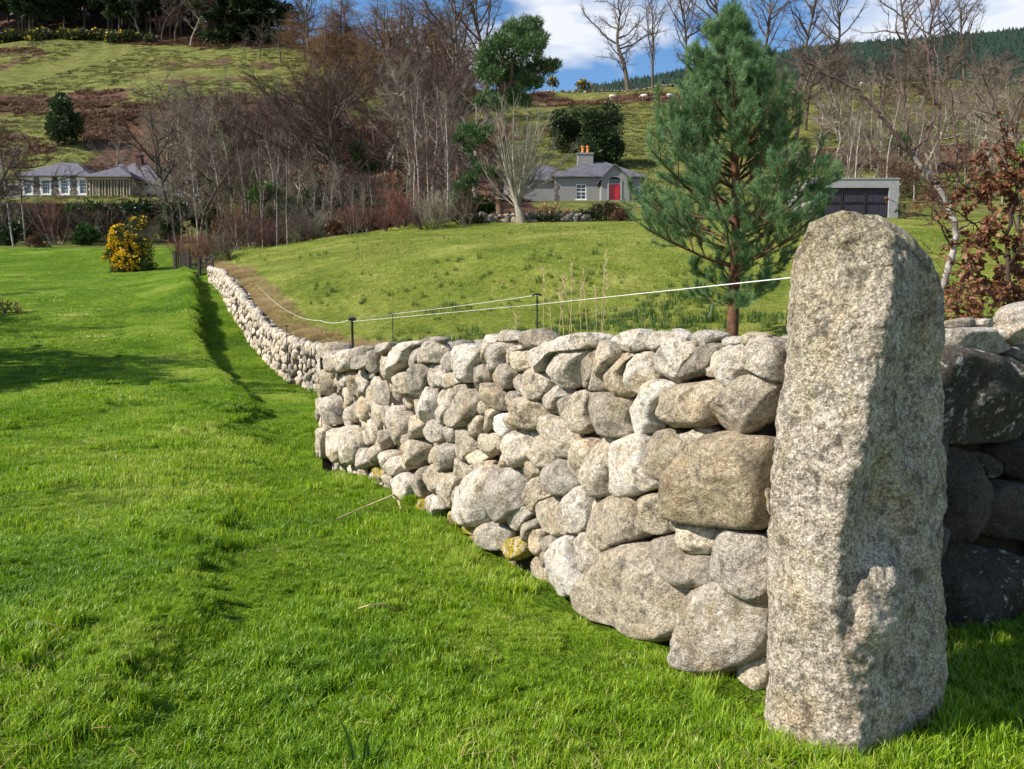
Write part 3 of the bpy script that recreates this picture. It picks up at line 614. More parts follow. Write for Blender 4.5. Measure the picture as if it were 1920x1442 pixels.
TR = """
1228,680 1240,655 1262,636 1280,634 1306,646 1318,656 1296,686 1286,712 1270,720 1240,708|.35,.1,.3
1278,714 1270,696 1290,665 1325,646 1347,640 1366,652 1350,665 1348,682 1323,702 1300,709|.12,.3,.1
1347,672 1360,658 1385,642 1406,645 1404,680 1417,702 1405,716 1383,728 1365,712 1352,695|.62,.3,.8
1402,655 1410,640 1430,632 1466,640 1470,717 1450,711 1430,699 1410,696 1402,680|.5,.1,.3
1323,685 1332,675 1346,676 1360,702 1345,709 1330,703|.6,.5,.3
1180,695 1190,680 1205,662 1222,659 1227,675 1229,700 1235,708 1222,729 1205,739 1192,729 1183,712|.85,.5,.9
1183,775 1186,752 1205,738 1228,716 1243,712 1276,720 1262,742 1248,762 1235,785 1243,800 1225,812 1208,815 1190,804|.85,0,1
1232,787 1250,760 1272,728 1290,718 1330,716 1358,711 1383,725 1368,746 1356,765 1354,787 1345,797 1310,801 1265,799 1240,797|.55,.7,.2
1354,779 1362,755 1382,728 1405,707 1427,701 1447,710 1460,732 1452,752 1440,777 1425,796 1400,815 1370,808 1357,796|.45,.4,.2
1157,637 1175,625 1195,617 1210,617 1226,630 1219,656 1195,661 1170,653|.6,.1,.5
1217,645 1222,630 1240,620 1255,621 1270,632 1276,640 1255,646 1232,662 1222,660|.6,.3,.5
1257,624 1270,614 1285,621 1299,632 1290,642 1272,634|.8,0,.9
1294,641 1310,621 1330,618 1355,623 1364,632 1345,643 1325,650 1305,647|.5,0,.4
1353,642 1365,631 1390,630 1396,641 1372,654|.35,0,.3
1384,636 1405,623 1430,623 1447,632 1425,642 1400,648|.45,.6,.3
1231,825 1240,808 1255,803 1275,812 1300,830 1311,843 1296,861 1285,881 1270,905 1258,909 1240,899 1232,880|.6,.7,.3
1277,814 1305,809 1328,793 1341,805 1336,825 1322,841 1305,839 1290,823|.55,.4,.3
1160,890 1164,850 1180,822 1205,813 1229,821 1232,850 1236,890 1260,904 1235,916 1205,926 1180,933 1164,920|.9,.4,.9
1343,812 1380,811 1405,819 1437,821 1450,836 1447,870 1442,900 1440,986 1400,991 1360,989 1320,979 1274,973 1265,940 1264,925 1275,899 1295,864 1320,834|.22,1,-.3
1423,885 1435,865 1448,860 1448,895 1437,901|.55,.2,.6
1438,912 1450,902 1452,972 1438,962|.4,.4,.2
1202,960 1208,934 1225,925 1260,924 1267,945 1269,970 1263,996 1245,1002 1225,999 1208,981|.42,.6,.1
1258,986 1268,969 1285,974 1302,979 1285,992 1272,999|.55,.5,.4
1273,1011 1284,988 1298,980 1325,984 1351,993 1346,1021 1336,1037 1310,1035 1285,1023|.8,.5,.6
1345,1056 1341,1030 1350,994 1360,988 1400,999 1442,1009 1446,1060 1443,1132 1415,1123 1380,1099 1352,1076|.58,.05,.2
1228,1020 1245,1007 1270,1001 1282,1020 1300,1036 1340,1041 1351,1070 1357,1086 1330,1104 1300,1099 1270,1081 1245,1056|.38,.3,.2
1108,1110 1114,1085 1140,1050 1170,1024 1200,1016 1230,1021 1242,1045 1265,1078 1297,1101 1308,1121 1298,1160 1287,1181 1260,1197 1225,1197 1190,1172 1150,1162 1120,1147|.58,.6,.2
1279,1190 1289,1150 1309,1114 1340,1091 1360,1087 1400,1104 1438,1130 1441,1200 1425,1231 1395,1252 1360,1258 1310,1248 1286,1226|.14,.3,.55
1384,1270 1400,1240 1420,1229 1440,1240 1443,1292 1410,1303 1390,1292|.6,.5,.3
1086,1036 1099,1000 1125,989 1136,1010 1156,1031 1136,1051 1118,1077 1099,1066|.4,.2,.2
1033,1071 1044,1040 1059,1007 1090,999 1091,1030 1106,1075 1112,1096 1100,1117 1070,1114 1045,1097|.78,.1,1
1123,975 1127,950 1145,929 1175,927 1201,934 1206,965 1221,985 1223,1001 1190,1017 1160,1031 1140,1016 1127,995|.45,.6,.1
1074,852 1084,828 1105,818 1127,830 1120,870 1111,906 1092,901 1079,881|.5,.5,.2
1117,862 1127,835 1142,815 1161,824 1166,860 1161,916 1148,931 1122,929 1107,906|.5,.4,.2
1030,870 1045,855 1070,859 1079,880 1086,900 1091,911 1075,931 1050,923 1034,906|.25,.1,.3
1114,940 1125,931 1129,960 1127,987 1117,976|.6,.6,.1
1060,955 1069,930 1090,909 1111,919 1118,945 1119,986 1100,999 1080,996 1064,976|.55,.1,.5
1013,970 1019,945 1035,931 1060,929 1063,960 1073,985 1081,1001 1055,1004 1024,993|.55,.6,.3
999,920 1007,900 1030,889 1036,905 1046,925 1021,946 1012,961 1001,951|.5,.7,.1
956,850 959,830 975,807 1000,801 1017,803 1012,830 1006,857 995,872 978,874 962,866|.6,.3,.3
1003,852 1008,820 1025,811 1036,830 1046,856 1031,881 1010,863|.48,.5,.2
976,863 1005,859 1031,883 1010,899 990,886|.35,.9,.1
879,966 881,930 889,905 909,879 930,871 939,890 933,930 932,965 929,981 905,984 887,976|.65,.15,.7
933,956 930,910 940,884 965,876 986,879 1001,920 996,946 975,961 955,980 945,971|.58,.1,.2
962,976 970,955 990,944 1009,960 995,971 982,997 969,986|.4,.1,.4
981,1001 990,977 1010,967 1016,985 1001,1001 995,1017|.45,.1,.5
859,941 864,915 878,901 889,905 886,930 879,962 865,959|.55,.3,.4
837,941 845,900 852,884 870,889 873,900 863,921 861,951 848,946|.6,.4,.4
807,966 811,930 820,924 840,934 849,951 828,957 826,972 815,975|.6,.1,.4
799,911 810,880 830,864 841,880 851,895 841,921 815,923|.6,.6,.2
784,911 791,890 808,869 806,890 801,905 803,931 792,933|.45,.3,.2
749,921 761,890 778,881 789,900 786,930 775,943 755,936|.7,.1,.7
831,861 838,834 848,827 863,835 861,866 848,877 837,886|.45,.2,.3
814,866 820,844 832,831 836,850 831,869 820,871|.6,.5,.2
861,821 867,802 885,799 896,825 903,841 881,856 875,867 867,851|.4,.5,.3
879,861 885,849 905,841 926,855 905,869 885,872|.6,.5,.4
877,881 900,869 925,861 929,871 905,887 890,902 877,896|.45,.5,.3
855,876 862,854 872,859 881,880 889,896 870,900|.5,.4,.2
937,856 945,841 958,839 963,862 979,873 955,882 941,873|.4,.6,.2
904,814 925,811 946,815 936,840 926,857 911,841|.55,.5,.3
934,841 945,824 956,819 956,840 940,847|.35,.3,.2
904,1006 909,985 935,974 950,984 961,995 956,1016 945,1032 920,1027|.5,.1,.6
1001,1031 1004,1000 1015,989 1023,998 1021,1036 1010,1047|.4,1,.1
1021,1006 1045,1001 1061,1010 1040,1031 1024,1047|.15,.4,.1
1017,1056 1027,1030 1051,1014 1041,1040 1030,1067|.35,.4,.3
975,636 985,624 1013,615 1028,621 1044,641 1020,651 1000,656 985,646|.22,.4,.1
998,661 1015,652 1050,640 1080,627 1110,623 1137,629 1147,639 1125,653 1090,656 1048,662 1042,690 1030,700 1010,692 1002,676|.7,0,.8
1037,671 1041,655 1065,649 1095,651 1119,661 1106,680 1099,691 1093,716 1080,727 1069,729 1057,711 1045,691|.62,.15,.5
1095,706 1099,682 1112,664 1129,654 1128,690 1121,716 1115,730 1099,723|.18,.5,0
1127,681 1131,645 1145,636 1166,649 1176,662 1156,690 1146,706 1153,729 1130,734 1116,723|.3,.3,.3
1143,701 1151,685 1165,667 1185,659 1212,657 1189,675 1180,695 1183,716 1196,736 1180,747 1165,739 1151,721|.35,.8,0
964,679 971,660 990,654 1003,665 1006,686 988,698 971,693|.65,.6,.3
984,711 989,695 1005,686 1030,698 1043,702 1041,731 1028,750 1015,750 1000,739 985,729|.6,.2,.4
968,719 975,702 987,697 986,730 996,743 980,733|.5,.6,.2
1036,706 1045,691 1057,711 1045,720|.3,.5,.2
1031,756 1039,730 1050,714 1064,718 1076,735 1060,746 1054,761 1053,782 1037,779|.6,.1,.7
1054,771 1059,745 1075,737 1091,741 1086,766 1070,791 1054,786|.5,.3,.4
1079,766 1095,734 1112,729 1116,745 1111,781 1119,801 1095,817 1079,796 1067,786|.42,.5,.2
1113,766 1117,742 1135,732 1165,741 1191,749 1189,775 1184,791 1196,813 1165,820 1140,806 1117,791|.42,.4,.1
971,771 984,748 1003,742 1020,749 1033,765 1036,786 1018,802 995,805 977,796|.5,.8,.2
954,746 970,729 986,742 979,761 964,763|.45,.1,.5
1018,796 1027,779 1045,777 1070,789 1091,819 1086,841 1078,852 1065,857 1050,852 1040,831 1024,813|.5,.4,.2
930,633 945,621 958,618 975,625 982,636 960,642 940,640|.4,0,.3
901,676 907,650 915,629 925,626 941,636 931,646 921,661 912,684|.55,.3,.2
864,666 869,650 885,643 906,650 904,671 896,691 893,717 879,714 871,691|.65,.1,.8
913,691 917,660 930,644 950,639 976,644 966,656 951,669 953,686 936,702 924,714|.52,.1,.3
949,666 961,652 985,645 992,652 971,661 966,681 957,684|.5,.1,.2
935,706 939,688 952,679 966,690 972,706 961,730 947,726|.35,.3,.1
890,716 894,690 908,681 916,695 923,713 911,730 897,734|.35,.2,.1
910,736 917,718 930,719 950,735 952,751 957,772 930,763 911,743|.55,.7,.2
949,746 970,729 983,745 973,764 957,757|.4,.5,.2
929,791 937,778 955,773 966,790 963,806 950,822 939,813|1,-.1,1.6
959,786 964,768 976,764 987,795 972,802 961,802|.7,.5,.4
854,791 859,760 869,735 885,727 906,735 906,761 901,781 880,804 864,801|.32,.3,.2
835,781 839,745 848,731 859,745 857,776 849,797 837,791|.7,.3,.6
822,746 831,728 843,727 841,751 836,772 824,766|.5,.4,.2
796,771 799,730 810,721 821,740 823,766 819,786 808,796 799,786|.75,.0,.9
811,684 820,681 822,715 824,731 814,721|.4,.1,.2
822,686 832,683 841,700 846,711 841,724 825,722|.75,.2,.6
832,673 839,660 852,657 853,681 849,702 837,696|.38,.1,.2
853,663 865,657 869,691 854,694|.45,.5,.4
841,719 851,700 870,693 879,711 862,724 844,729|.48,.2,.3
847,729 870,721 886,719 881,736 865,747 854,741|.4,.5,.3
795,676 799,655 812,639 826,639 836,655 833,681 815,680 801,682|.5,.3,.4
779,691 780,660 790,649 801,655 796,681 788,697|.2,0,.0
739,691 741,665 755,649 775,637 797,639 781,652 776,666 771,686 755,694 747,714|.78,0,.8
781,721 784,695 795,684 813,679 813,716 805,727 800,747 787,747|.18,.1,0
747,726 754,705 768,695 783,698 781,726 775,742 761,737|.6,.6,.5
844,646 862,636 879,640 876,653 858,657|.2,0,0
796,641 812,631 830,631 839,640 815,647|.2,0,.1
902,771 907,745 920,749 923,771 910,780|.55,.7,.2
887,801 894,780 913,777 911,801 906,822 894,817|.55,.6,.3
911,791 919,768 941,764 933,786 929,806 915,814|.5,.7,.2
809,816 817,790 830,784 839,800 841,820 828,833|.5,.1,.4
839,816 845,796 858,795 861,816 858,830 844,827|.3,.1,.1
744,796 749,772 762,767 773,785 776,821 755,840 749,821|.38,.4,.1
728,786 734,765 748,756 756,770 746,790 746,803 731,799|.6,.2,.4
777,801 784,780 801,774 806,801 795,822 779,823|.5,.5,.2
764,831 771,812 786,811 781,841 772,852|.4,.1,.3
774,856 779,825 795,819 806,840 801,866 780,882 767,880|.6,.6,.3
761,871 764,848 773,844 776,861 770,882 762,882|.5,.4,.2
719,869 724,850 735,839 746,852 741,871 732,887 721,881|.6,.4,.3
734,886 739,860 755,849 766,868 761,886 745,895|.6,.2,.4
714,821 719,805 739,802 736,826 730,847 717,839|.35,.5,.1
697,866 709,840 722,827 729,845 718,867 701,877|.5,.3,.3
675,861 679,842 690,837 699,855 696,877 681,882|.5,0,.6
716,896 724,885 745,894 749,910 724,907|.55,.4,.2
611,857 612,800 631,794 629,831 622,862|.5,.5,.1
620,792 619,740 634,741 639,771 637,800|.62,.1,.3
628,862 630,802 650,800 651,868 638,868|.7,.3,.5
652,868 651,800 668,792 678,832 672,870 660,874|.6,.3,.3
624,700 622,658 640,654 641,696 634,702|.5,.4,.2
641,698 642,656 660,652 668,664 664,692 652,698|.6,.1,.3
662,668 664,652 684,646 694,650 689,668 670,676|.25,0,.1
671,690 670,668 690,662 696,676 690,692 680,696|.2,0,0
692,676 689,662 702,652 706,668 704,700 697,700|.25,0,.1
704,664 706,648 724,640 738,643 732,656 716,668|.3,.1,.3
"""
MOSSY = ["947,1037 957,1012 980,1003 997,1011 996,1042 960,1054", "867,987 879,971 898,984 907,1001 885,1003", "845,972 859,952 876,964 882,987 860,982",
         "785,947 794,933 809,939 806,960 789,957", "884,1000 900,1000 912,1018 905,1030 890,1022", "700,884 712,872 722,878 722,896 706,896"]
def parse(s): return np.array([[float(c) for c in t.split(',')] for t in s.split()])
A3 = np.array([1.0, 3.05, 0]); B3 = np.array([-2.33, 9.7, 0])
Tn = (B3 - A3); WLEN = np.linalg.norm(Tn); Tn /= WLEN
Nn = np.array([-Tn[1], Tn[0], 0.])      # towards the field / camera
Zn = np.array([0, 0, 1.])
def to_plane(px):
    out = []
    O = A3 + Nn * .03
    for a, b in px:
        D = ray(a, b); t = ((O - CAM) @ Nn) / (D @ Nn); X = CAM + D * t
        out.append([(X - A3) @ Tn, X[2]])
    return np.array(out)
def place(V, c, O, T, N, w0):
    return O + (V[:, 0:1] + c[0]) * T + (V[:, 1:2] + c[1]) * Zn + (V[:, 2:3] + w0) * N
def area(p): return abs(.5 * np.sum(p[:, 0] * np.roll(p[:, 1], -1) - p[:, 1] * np.roll(p[:, 0], -1)))
rng = np.random.RandomState(42)
near_items = []
for ln in TR.strip().split('\n'):
    a, t = ln.split('|'); near_items.append((to_plane(parse(a)), [float(v) for v in t.split(',')], False))
for m in MOSSY: near_items.append((to_plane(parse(m)), [.5, .5, .5], True))
class Raster:
    def __init__(s, u0, u1, v0, v1, st, bot, top):
        s.us = np.arange(u0, u1, st); s.vs = np.arange(v0, v1, st); s.U, s.V = np.meshgrid(s.us, s.vs)
        s.free = (s.V > bot(s.U)) & (s.V < top(s.U)); s.st = st
        s.free0 = s.free.copy()
    def mark(s, p):
        inside = np.zeros(s.U.shape, bool); n = len(p)
        for i in range(n):
            x1, y1 = p[i]; x2, y2 = p[(i + 1) % n]
            if y1 == y2: continue
            c = ((s.V < y1) != (s.V < y2)) & (s.U < (x2 - x1) * (s.V - y1) / (y2 - y1) + x1)
            inside ^= c
        s.free &= ~inside
def fillers(R, rng, sizes, asp=(.7, 1.5)):
    out = []
    for r in sizes:
        cand = np.argwhere(R.free); rng.shuffle(cand)
        for (j, i) in cand[:900]:
            if not R.free[j, i]: continue
            u, v = R.us[i], R.vs[j]
            a = rng.uniform(*asp); ang = rng.normal() * .5; n = rng.randint(6, 9)
            th = np.sort((np.arange(n) + rng.uniform(-.25, .25, n)) * 2 * pi / n)
            rr = r * rng.uniform(.8, 1.12, n); q = np.stack([np.cos(th) * rr * a ** .5, np.sin(th) * rr / a ** .5], 1)
            q = q @ np.array([[cos(ang), sin(ang)], [-sin(ang), cos(ang)]]) + [u, v]
            # test
            ks = q * .86 + np.array([u, v]) * .14
            I = np.clip(((ks[:, 0] - R.us[0]) / R.st).round().astype(int), 0, len(R.us) - 1); J = np.clip(((ks[:, 1] - R.vs[0]) / R.st).round().astype(int), 0, len(R.vs) - 1)
            if R.free[J, I].all():
                out.append(q); R.mark(q)
    return out
tb = lambda u: np.interp(u, [-.2, 0, 1.26, 4.47, WLEN], [.02, .02, -.085, -.136, -.30]) - .11
tt = lambda u: np.interp(u, [-.2, 0, 1.26, 4.47, WLEN], [1.40, 1.40, 1.36, 1.24, 1.08])
RA = Raster(-.1, WLEN, -.4, 1.5, .02, tb, tt)
for p, t, m in near_items: RA.mark(p)
fil = fillers(RA, rng, [.16, .13, .10, .08, .065, .05, .04])
def wall_core(name, pts, half, parent, dt=.10, mat=None):
    """recessed earth and rubble heart; pts rows X,Y,foot,top"""
    mb = MB()
    P3 = []
    for i, (x, y, b, t) in enumerate(pts):
        a = pts[max(i - 1, 0)]; c = pts[min(i + 1, len(pts) - 1)]
        d = nrm(np.array([c[0] - a[0], c[1] - a[1]])); n = np.array([-d[1], d[0]])
        l = np.array([x, y]) + n * (half[0]); r_ = np.array([x, y]) - n * half[1]
        P3.append([[*l, b - .4], [*l, t - dt], [*r_, t - dt], [*r_, b - .4]])
    V = np.array(P3).reshape(-1, 3); F = []
    for i in range(len(pts) - 1):
        for k in range(4): F.append([i * 4 + k, i * 4 + (k + 1) % 4, i * 4 + 4 + (k + 1) % 4, i * 4 + 4 + k])
    m = len(pts) * 4
    mb.add(V, [F, [[3, 2, 1, 0], [m - 4, m - 3, m - 2, m - 1]]])
    return link(name, mb.mesh(name, mat or M_EARTH), parent)
near_wall = thing('dry_stone_wall', 'long near stretch of dry stone wall built of rounded pale granite boulders, ending at the tall stone pillar', 'stone wall', (0, 0, 0))
wall_core('earth_fill', [[1.02, 3.02, 0, 1.36], [.43, 4.18, -.085, 1.36], [-.99, 7.06, -.136, 1.24], [-2.25, 9.6, -.30, 1.07]], (0.0, .42), near_wall)
items = near_items + [(q_, None, False) for q_ in fil]
items = sorted(items, key=lambda t: -area(t[0]) / (1 + np.mean(t[0][:, 0])) ** 1.2)
def emit(items, O, T, N, parent, nmax, rng, dscale=.5, hi=(44, 9), lo=(20, 5), w0=.0, rough=1.0, join_name='small_stones', box=.42):
    rest = []; cnt = 0
    for it in items:
        p, t, moss = it; A = area(p); s = math.sqrt(A)
        big = cnt < nmax
        nu, nv = (hi if big else lo)
        d = np.clip(s * dscale * rng.uniform(.8, 1.15), .04, .26)
        if p[:, 0].mean() > 4 and t is not None: p = p.mean(0) + (p - p.mean(0)) * .93
        V, F, c = stone_verts(p, d, rng, nu, nv, rng.randint(99), rough=rough, box=box)
        d = min(d, .17) * float(np.interp(p[:, 0].mean(), [0, 2.5, 7.4], [1, .75, .38])); rec = .03 + rng.normal() * .02 * float(np.interp(p[:, 0].mean(), [1, 5], [0, 1])) if t is not None else -.03 - .02 * rng.rand()
        Wd = place(V, c, O, T, N, rec + w0)
        tn = tone_of(rng, len(Wd), *(t or (None,) * 3))
        if t is not None: tn[:, 0] += rng.normal() * .12
        if big:
            o = link('stone', mesh_np('stone', Wd, F, M_MOSS if moss else M_STONE, True, dict(tone=tn)), parent)
            cnt += 1
            if moss: o['label'] = 'low stone overgrown with golden yellow moss'
        else: rest.append((Wd, F, tn))
    if rest:
        mb = MB(); tt_ = []
        for Wd, F, tn in rest: mb.add(Wd, F); tt_.append(tn)
        link(join_name, mb.mesh(join_name, M_STONE, True, dict(tone=np.concatenate(tt_))), parent, kind='stuff')
moss_it = [i for i in items if i[2]]; items = moss_it + [i for i in items if not i[2]]
emit(items, A3, Tn, Nn, near_wall, 100, rng, hi=(56, 12), lo=(28, 7))
# back face and top filling of the near wall, so it stays a real wall from the side
def auto_items(Lg, bot, top, rng, r0, stretch=1.0):
    R = Raster(0, Lg, min(bot(np.array([0, Lg]))) - .1, max(top(np.linspace(0, Lg, 9))) + .1, .03, bot, top)
    return [(q_, None, False) for q_ in fillers(R, rng, r0)]
bk = auto_items(WLEN, tb, tt, rng, [.19, .16, .13, .11, .09, .07])
bm = MB(); tl = []
def push(bm, tl, its, O, T, N, w0=0., nu=16, nv=5, ds=.6):
    for p, t, m in its:
        d = np.clip(math.sqrt(area(p)) * ds * rng.uniform(.8, 1.1), .05, .22)
        V, F, c = stone_verts(p, d, rng, nu, nv, rng.randint(99), 3)
        bm.add(place(V, c, O, T, N, .08 - d + w0 + .02 * rng.normal()), F); tl.append(tone_of(rng, len(V), *(t or (None,) * 3)))
push(bm, tl, bk, A3 - Nn * .44, Tn, -Nn)
# loose cap stones across the top, seen over the front row
for i in range(34):
    u = .1 + (WLEN - .2) * (i + rng.rand() * .6) / 34; s = rng.uniform(.10, .17)
    th = np.arange(7) * 2 * pi / 7; q_ = np.stack([np.cos(th) * s * 1.3, np.sin(th) * s * .85], 1) * rng.uniform(.75, 1.2, (7, 1)) + [u, tt(u) - .07]
    V, F, c = stone_verts(q_, s * 1.1, rng, 18, 6, i); bm.add(place(V, c, A3 - Nn * rng.uniform(.22, .40), Tn, Nn, 0), F); tl.append(tone_of(rng, len(V)))
# face of the wall end at the far corner
ce = auto_items(.4, lambda u: u * 0 - .32, lambda u: u * 0 + 1.05, rng, [.14, .11, .08, .06])
push(bm, tl, ce, B3 - Nn * .06, -Nn, Tn, -.06)
ce = auto_items(.5, lambda u: u * 0 - .02, lambda u: u * 0 + 1.38, rng, [.14, .11, .08, .06])
push(bm, tl, ce, A3 - Nn * .06, -Nn, -Tn, -.06)
link('rear_stones', bm.mesh('rear_stones', M_STONE, True, dict(tone=np.concatenate(tl))), near_wall, kind='stuff')

# far stretch: from the corner on to the gate
far_wall = thing('dry_stone_wall', 'far stretch of pale dry stone wall curving uphill from the corner to the small gate', 'stone wall')
fw = WL[IA + 3:-1]
wall_core('earth_fill', fw, (.12, .30), far_wall)
seglen = np.linalg.norm(np.diff(fw[:, :2], axis=0), axis=1)
big, rest = [], MB(); rt = []
cands = []
for i in range(len(fw) - 1):
    a, b = fw[i], fw[i + 1]; T = np.array([*(b[:2] - a[:2]), 0]); Lg = np.linalg.norm(T); T /= Lg; N = np.array([-T[1], T[0], 0])
    bot = lambda u: a[2] + (b[2] - a[2]) * u / Lg - .05
    top = lambda u: a[3] + (b[3] - a[3]) * u / Lg - .04
    its = auto_items(Lg, bot, top, rng, [.19, .16, .14, .12, .10, .085] if i else [.2, .16, .12])
    if i == 0: push(rest, rt, its, np.array([*a[:2], 0]), T, N, .12, 14, 4)
    else:
        for it in its: cands.append((it, np.array([*a[:2], 0]), T, N, a[1]))
    # upright cope stones along the top
    m = int(Lg / .24)
    for k in range(m):
        u = (k + .5) * Lg / m; th = np.arange(7) * 2 * pi / 7; s = rng.uniform(.12, .17)
        q_ = np.stack([np.cos(th) * s * .8, np.sin(th) * s * 1.1], 1) * rng.uniform(.85, 1.15, (7, 1)) + [u, float(top(u)) - .04 + rng.uniform(-.03, .03)]
        if i == 0: push(rest, rt, [(q_, None, False)], np.array([*a[:2], 0]), T, N, .10, 14, 4, .9)
        else: cands.append(((q_, None, False), np.array([*a[:2], 0]), T, N, a[1]))
    push(rest, rt, auto_items(Lg, bot, top, rng, [.2, .15, .11]), np.array([*a[:2], 0]) - N * .32, T, -N, 0, 10, 4)
cands.sort(key=lambda c: -area(c[0][0]) / c[4] ** 2)
for k, (it, O, T, N, _) in enumerate(cands):
    p, t, m = it; d = np.clip(math.sqrt(area(p)) * .6 * rng.uniform(.8, 1.1), .05, .2)
    V, F, c = stone_verts(p, d, rng, 16, 5, rng.randint(99), 3)
    Wd = place(V, c, O, T, N, .20 - d + .025 * rng.normal()); tn = tone_of(rng, len(V), rng.uniform(.45, .95))
    if k < 100: link('stone', mesh_np('stone', Wd, F, M_STONE, True, dict(tone=tn)), far_wall)
    else: rest.add(Wd, F); rt.append(tn)
link('small_stones', rest.mesh('small_stones', M_STONE, True, dict(tone=np.concatenate(rt))), far_wall, kind='stuff')

# right stretch beside the pillar; low stone tones mix dark lichen with painted shade
right_wall = thing('dry_stone_wall', 'stretch of wall of big boulders, dark with lichen and painted shade, on the right of the tall stone pillar', 'stone wall')
RP = np.array([1.42, 3.32, 0]); RQ = np.array([4.2, 4.75, 0]); RT = nrm(RQ - RP); RN = np.array([RT[1], -RT[0], 0])
def to_rplane(px):
    out = []; O = RP + RN * .03
    for a, b in px:
        D = ray(a, b); t = ((O - CAM) @ RN) / (D @ RN); X = CAM + D * t; out.append([(X - RP) @ RT, X[2]])
    return np.array(out)
RS = [("1735,652 1760,650 1800,656 1860,672 1905,680 1960,690 1990,740 1960,790 1915,800 1860,822 1800,826 1750,826 1730,740", [-.35, .2, .5], 'large dark boulder, part of its tone painted shade, with a white lichen patch'),
      ("1740,640 1762,616 1800,614 1862,614 1880,628 1884,650 1870,664 1850,668 1800,655 1765,652", [.55, 0, .5], None),
      ("1764,652 1780,640 1800,634 1828,636 1830,654 1800,660", [.4, .4, .3], None),
      ("1872,622 1885,606 1905,602 1945,596 1960,640 1920,645 1888,648", [.7, .5, .5], None),
      ("1884,612 1888,590 1900,575 1930,564 1990,560 2000,600 1950,604 1905,608", [.55, .1, .4], None),
      ("1768,606 1785,600 1832,592 1836,610 1800,616 1770,614", [.3, .7, .1], 'thin flat brown slab laid on top of the wall'),
      ("1832,614 1834,597 1850,598 1856,612", [.7, .2, .6], None),
      ("1880,668 1890,645 1950,640 1990,660 1985,690 1930,690", [.12, .1, .2], None),
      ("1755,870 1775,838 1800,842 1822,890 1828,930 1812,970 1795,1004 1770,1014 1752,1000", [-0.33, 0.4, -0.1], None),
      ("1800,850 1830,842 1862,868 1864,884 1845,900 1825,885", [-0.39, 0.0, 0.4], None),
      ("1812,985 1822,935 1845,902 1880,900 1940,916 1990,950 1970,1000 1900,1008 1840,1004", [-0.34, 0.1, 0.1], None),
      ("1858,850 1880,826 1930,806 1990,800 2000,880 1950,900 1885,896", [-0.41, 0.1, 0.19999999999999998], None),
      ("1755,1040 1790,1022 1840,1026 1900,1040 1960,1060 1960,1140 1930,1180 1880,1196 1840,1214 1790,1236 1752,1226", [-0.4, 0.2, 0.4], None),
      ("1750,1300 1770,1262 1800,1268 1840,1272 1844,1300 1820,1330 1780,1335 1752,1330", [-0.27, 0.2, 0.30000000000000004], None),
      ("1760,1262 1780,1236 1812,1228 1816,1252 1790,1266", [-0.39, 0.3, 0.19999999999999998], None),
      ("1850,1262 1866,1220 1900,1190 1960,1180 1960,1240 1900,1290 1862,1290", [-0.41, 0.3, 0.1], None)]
RLEN = np.linalg.norm(RQ - RP)
wall_core('earth_fill', [[4.35, 4.85, 0.05, 1.40], [1.46, 3.37, 0, 1.38]], (-.02, .48), right_wall)
ritems = []; RR = Raster(0, RLEN + .05, 0, 1.6, .025, lambda u: u * 0 + .0, lambda u: u * 0 + 1.40)
for s, t, lb in RS:
    p = to_rplane(parse(s)); RR.mark(p); ritems.append((p, t, lb))
for q_ in fillers(RR, rng, [.28, .24, .19, .15, .11, .08]): ritems.append((q_, [rng.uniform(-.45, -.1), .2, .1], None))  # filler tones lowered too, the pillar's shade put into their colour
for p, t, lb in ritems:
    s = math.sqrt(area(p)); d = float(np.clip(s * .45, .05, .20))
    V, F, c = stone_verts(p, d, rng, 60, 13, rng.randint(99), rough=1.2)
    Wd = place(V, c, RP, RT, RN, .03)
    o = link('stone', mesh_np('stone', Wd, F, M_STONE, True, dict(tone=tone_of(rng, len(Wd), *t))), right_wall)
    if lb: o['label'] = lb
bm = MB(); tl = []
push(bm, tl, auto_items(RLEN, lambda u: u * 0, lambda u: u * 0 + 1.38, rng, [.2, .16, .12, .09]), RP - RN * .5, RT, -RN)
for i in range(16):
    u = .1 + (RLEN - .1) * (i + rng.rand() * .6) / 16; s = rng.uniform(.09, .15); th = np.arange(7) * 2 * pi / 7
    q_ = np.stack([np.cos(th) * s * 1.3, np.sin(th) * s * .7], 1) * rng.uniform(.85, 1.15, (7, 1)) + [u, 1.36]
    V, F, c = stone_verts(q_, s * 1.1, rng, 18, 6, i); bm.add(place(V, c, RP - RN * rng.uniform(.22, .44), RT, RN, 0), F); tl.append(tone_of(rng, len(V)))
link('rear_stones', bm.mesh('rear_stones', M_STONE, True, dict(tone=np.concatenate(tl))), right_wall, kind='stuff')

# ------------------------------------------------------------------ the standing pillar
PY = np.array([393, 400, 415, 440, 480, 540, 600, 700, 800, 900, 1000, 1100, 1200, 1300, 1400, 1450])
PLx = np.array([1575, 1545, 1522, 1508, 1496, 1486, 1480, 1468, 1456, 1447, 1442, 1440, 1438, 1436, 1431, 1430])
PRx = np.array([1610, 1640, 1665, 1700, 1738, 1757, 1761, 1763, 1767, 1772, 1774, 1770, 1771, 1769, 1752, 1748])
PMx = np.array([1592, 1610, 1640, 1668, 1672, 1668, 1662, 1640, 1622, 1596, 1572, 1570, 1588, 1618, 1612, 1608])
fy0 = 2.60
def pz(py): return P(1600, py, fy0)[2]
def pxX(px, py, Y): return P(px, py, Y)[0]
nz, nu = 330, 260
zs = np.linspace(pz(393) - .002, -.25, nz)
zt = np.array([pz(v) for v in PY]); order = np.argsort(zt)
def prof(arr, z): return np.interp(z, zt[order], arr[order])
pyv = np.interp(zs, zt[order], PY[order])
V = np.zeros((nz, nu, 3))
taper = sst(0, .40, (zs[0] - zs)) * .8 + .2 * sst(0, .06, zs[0] - zs)
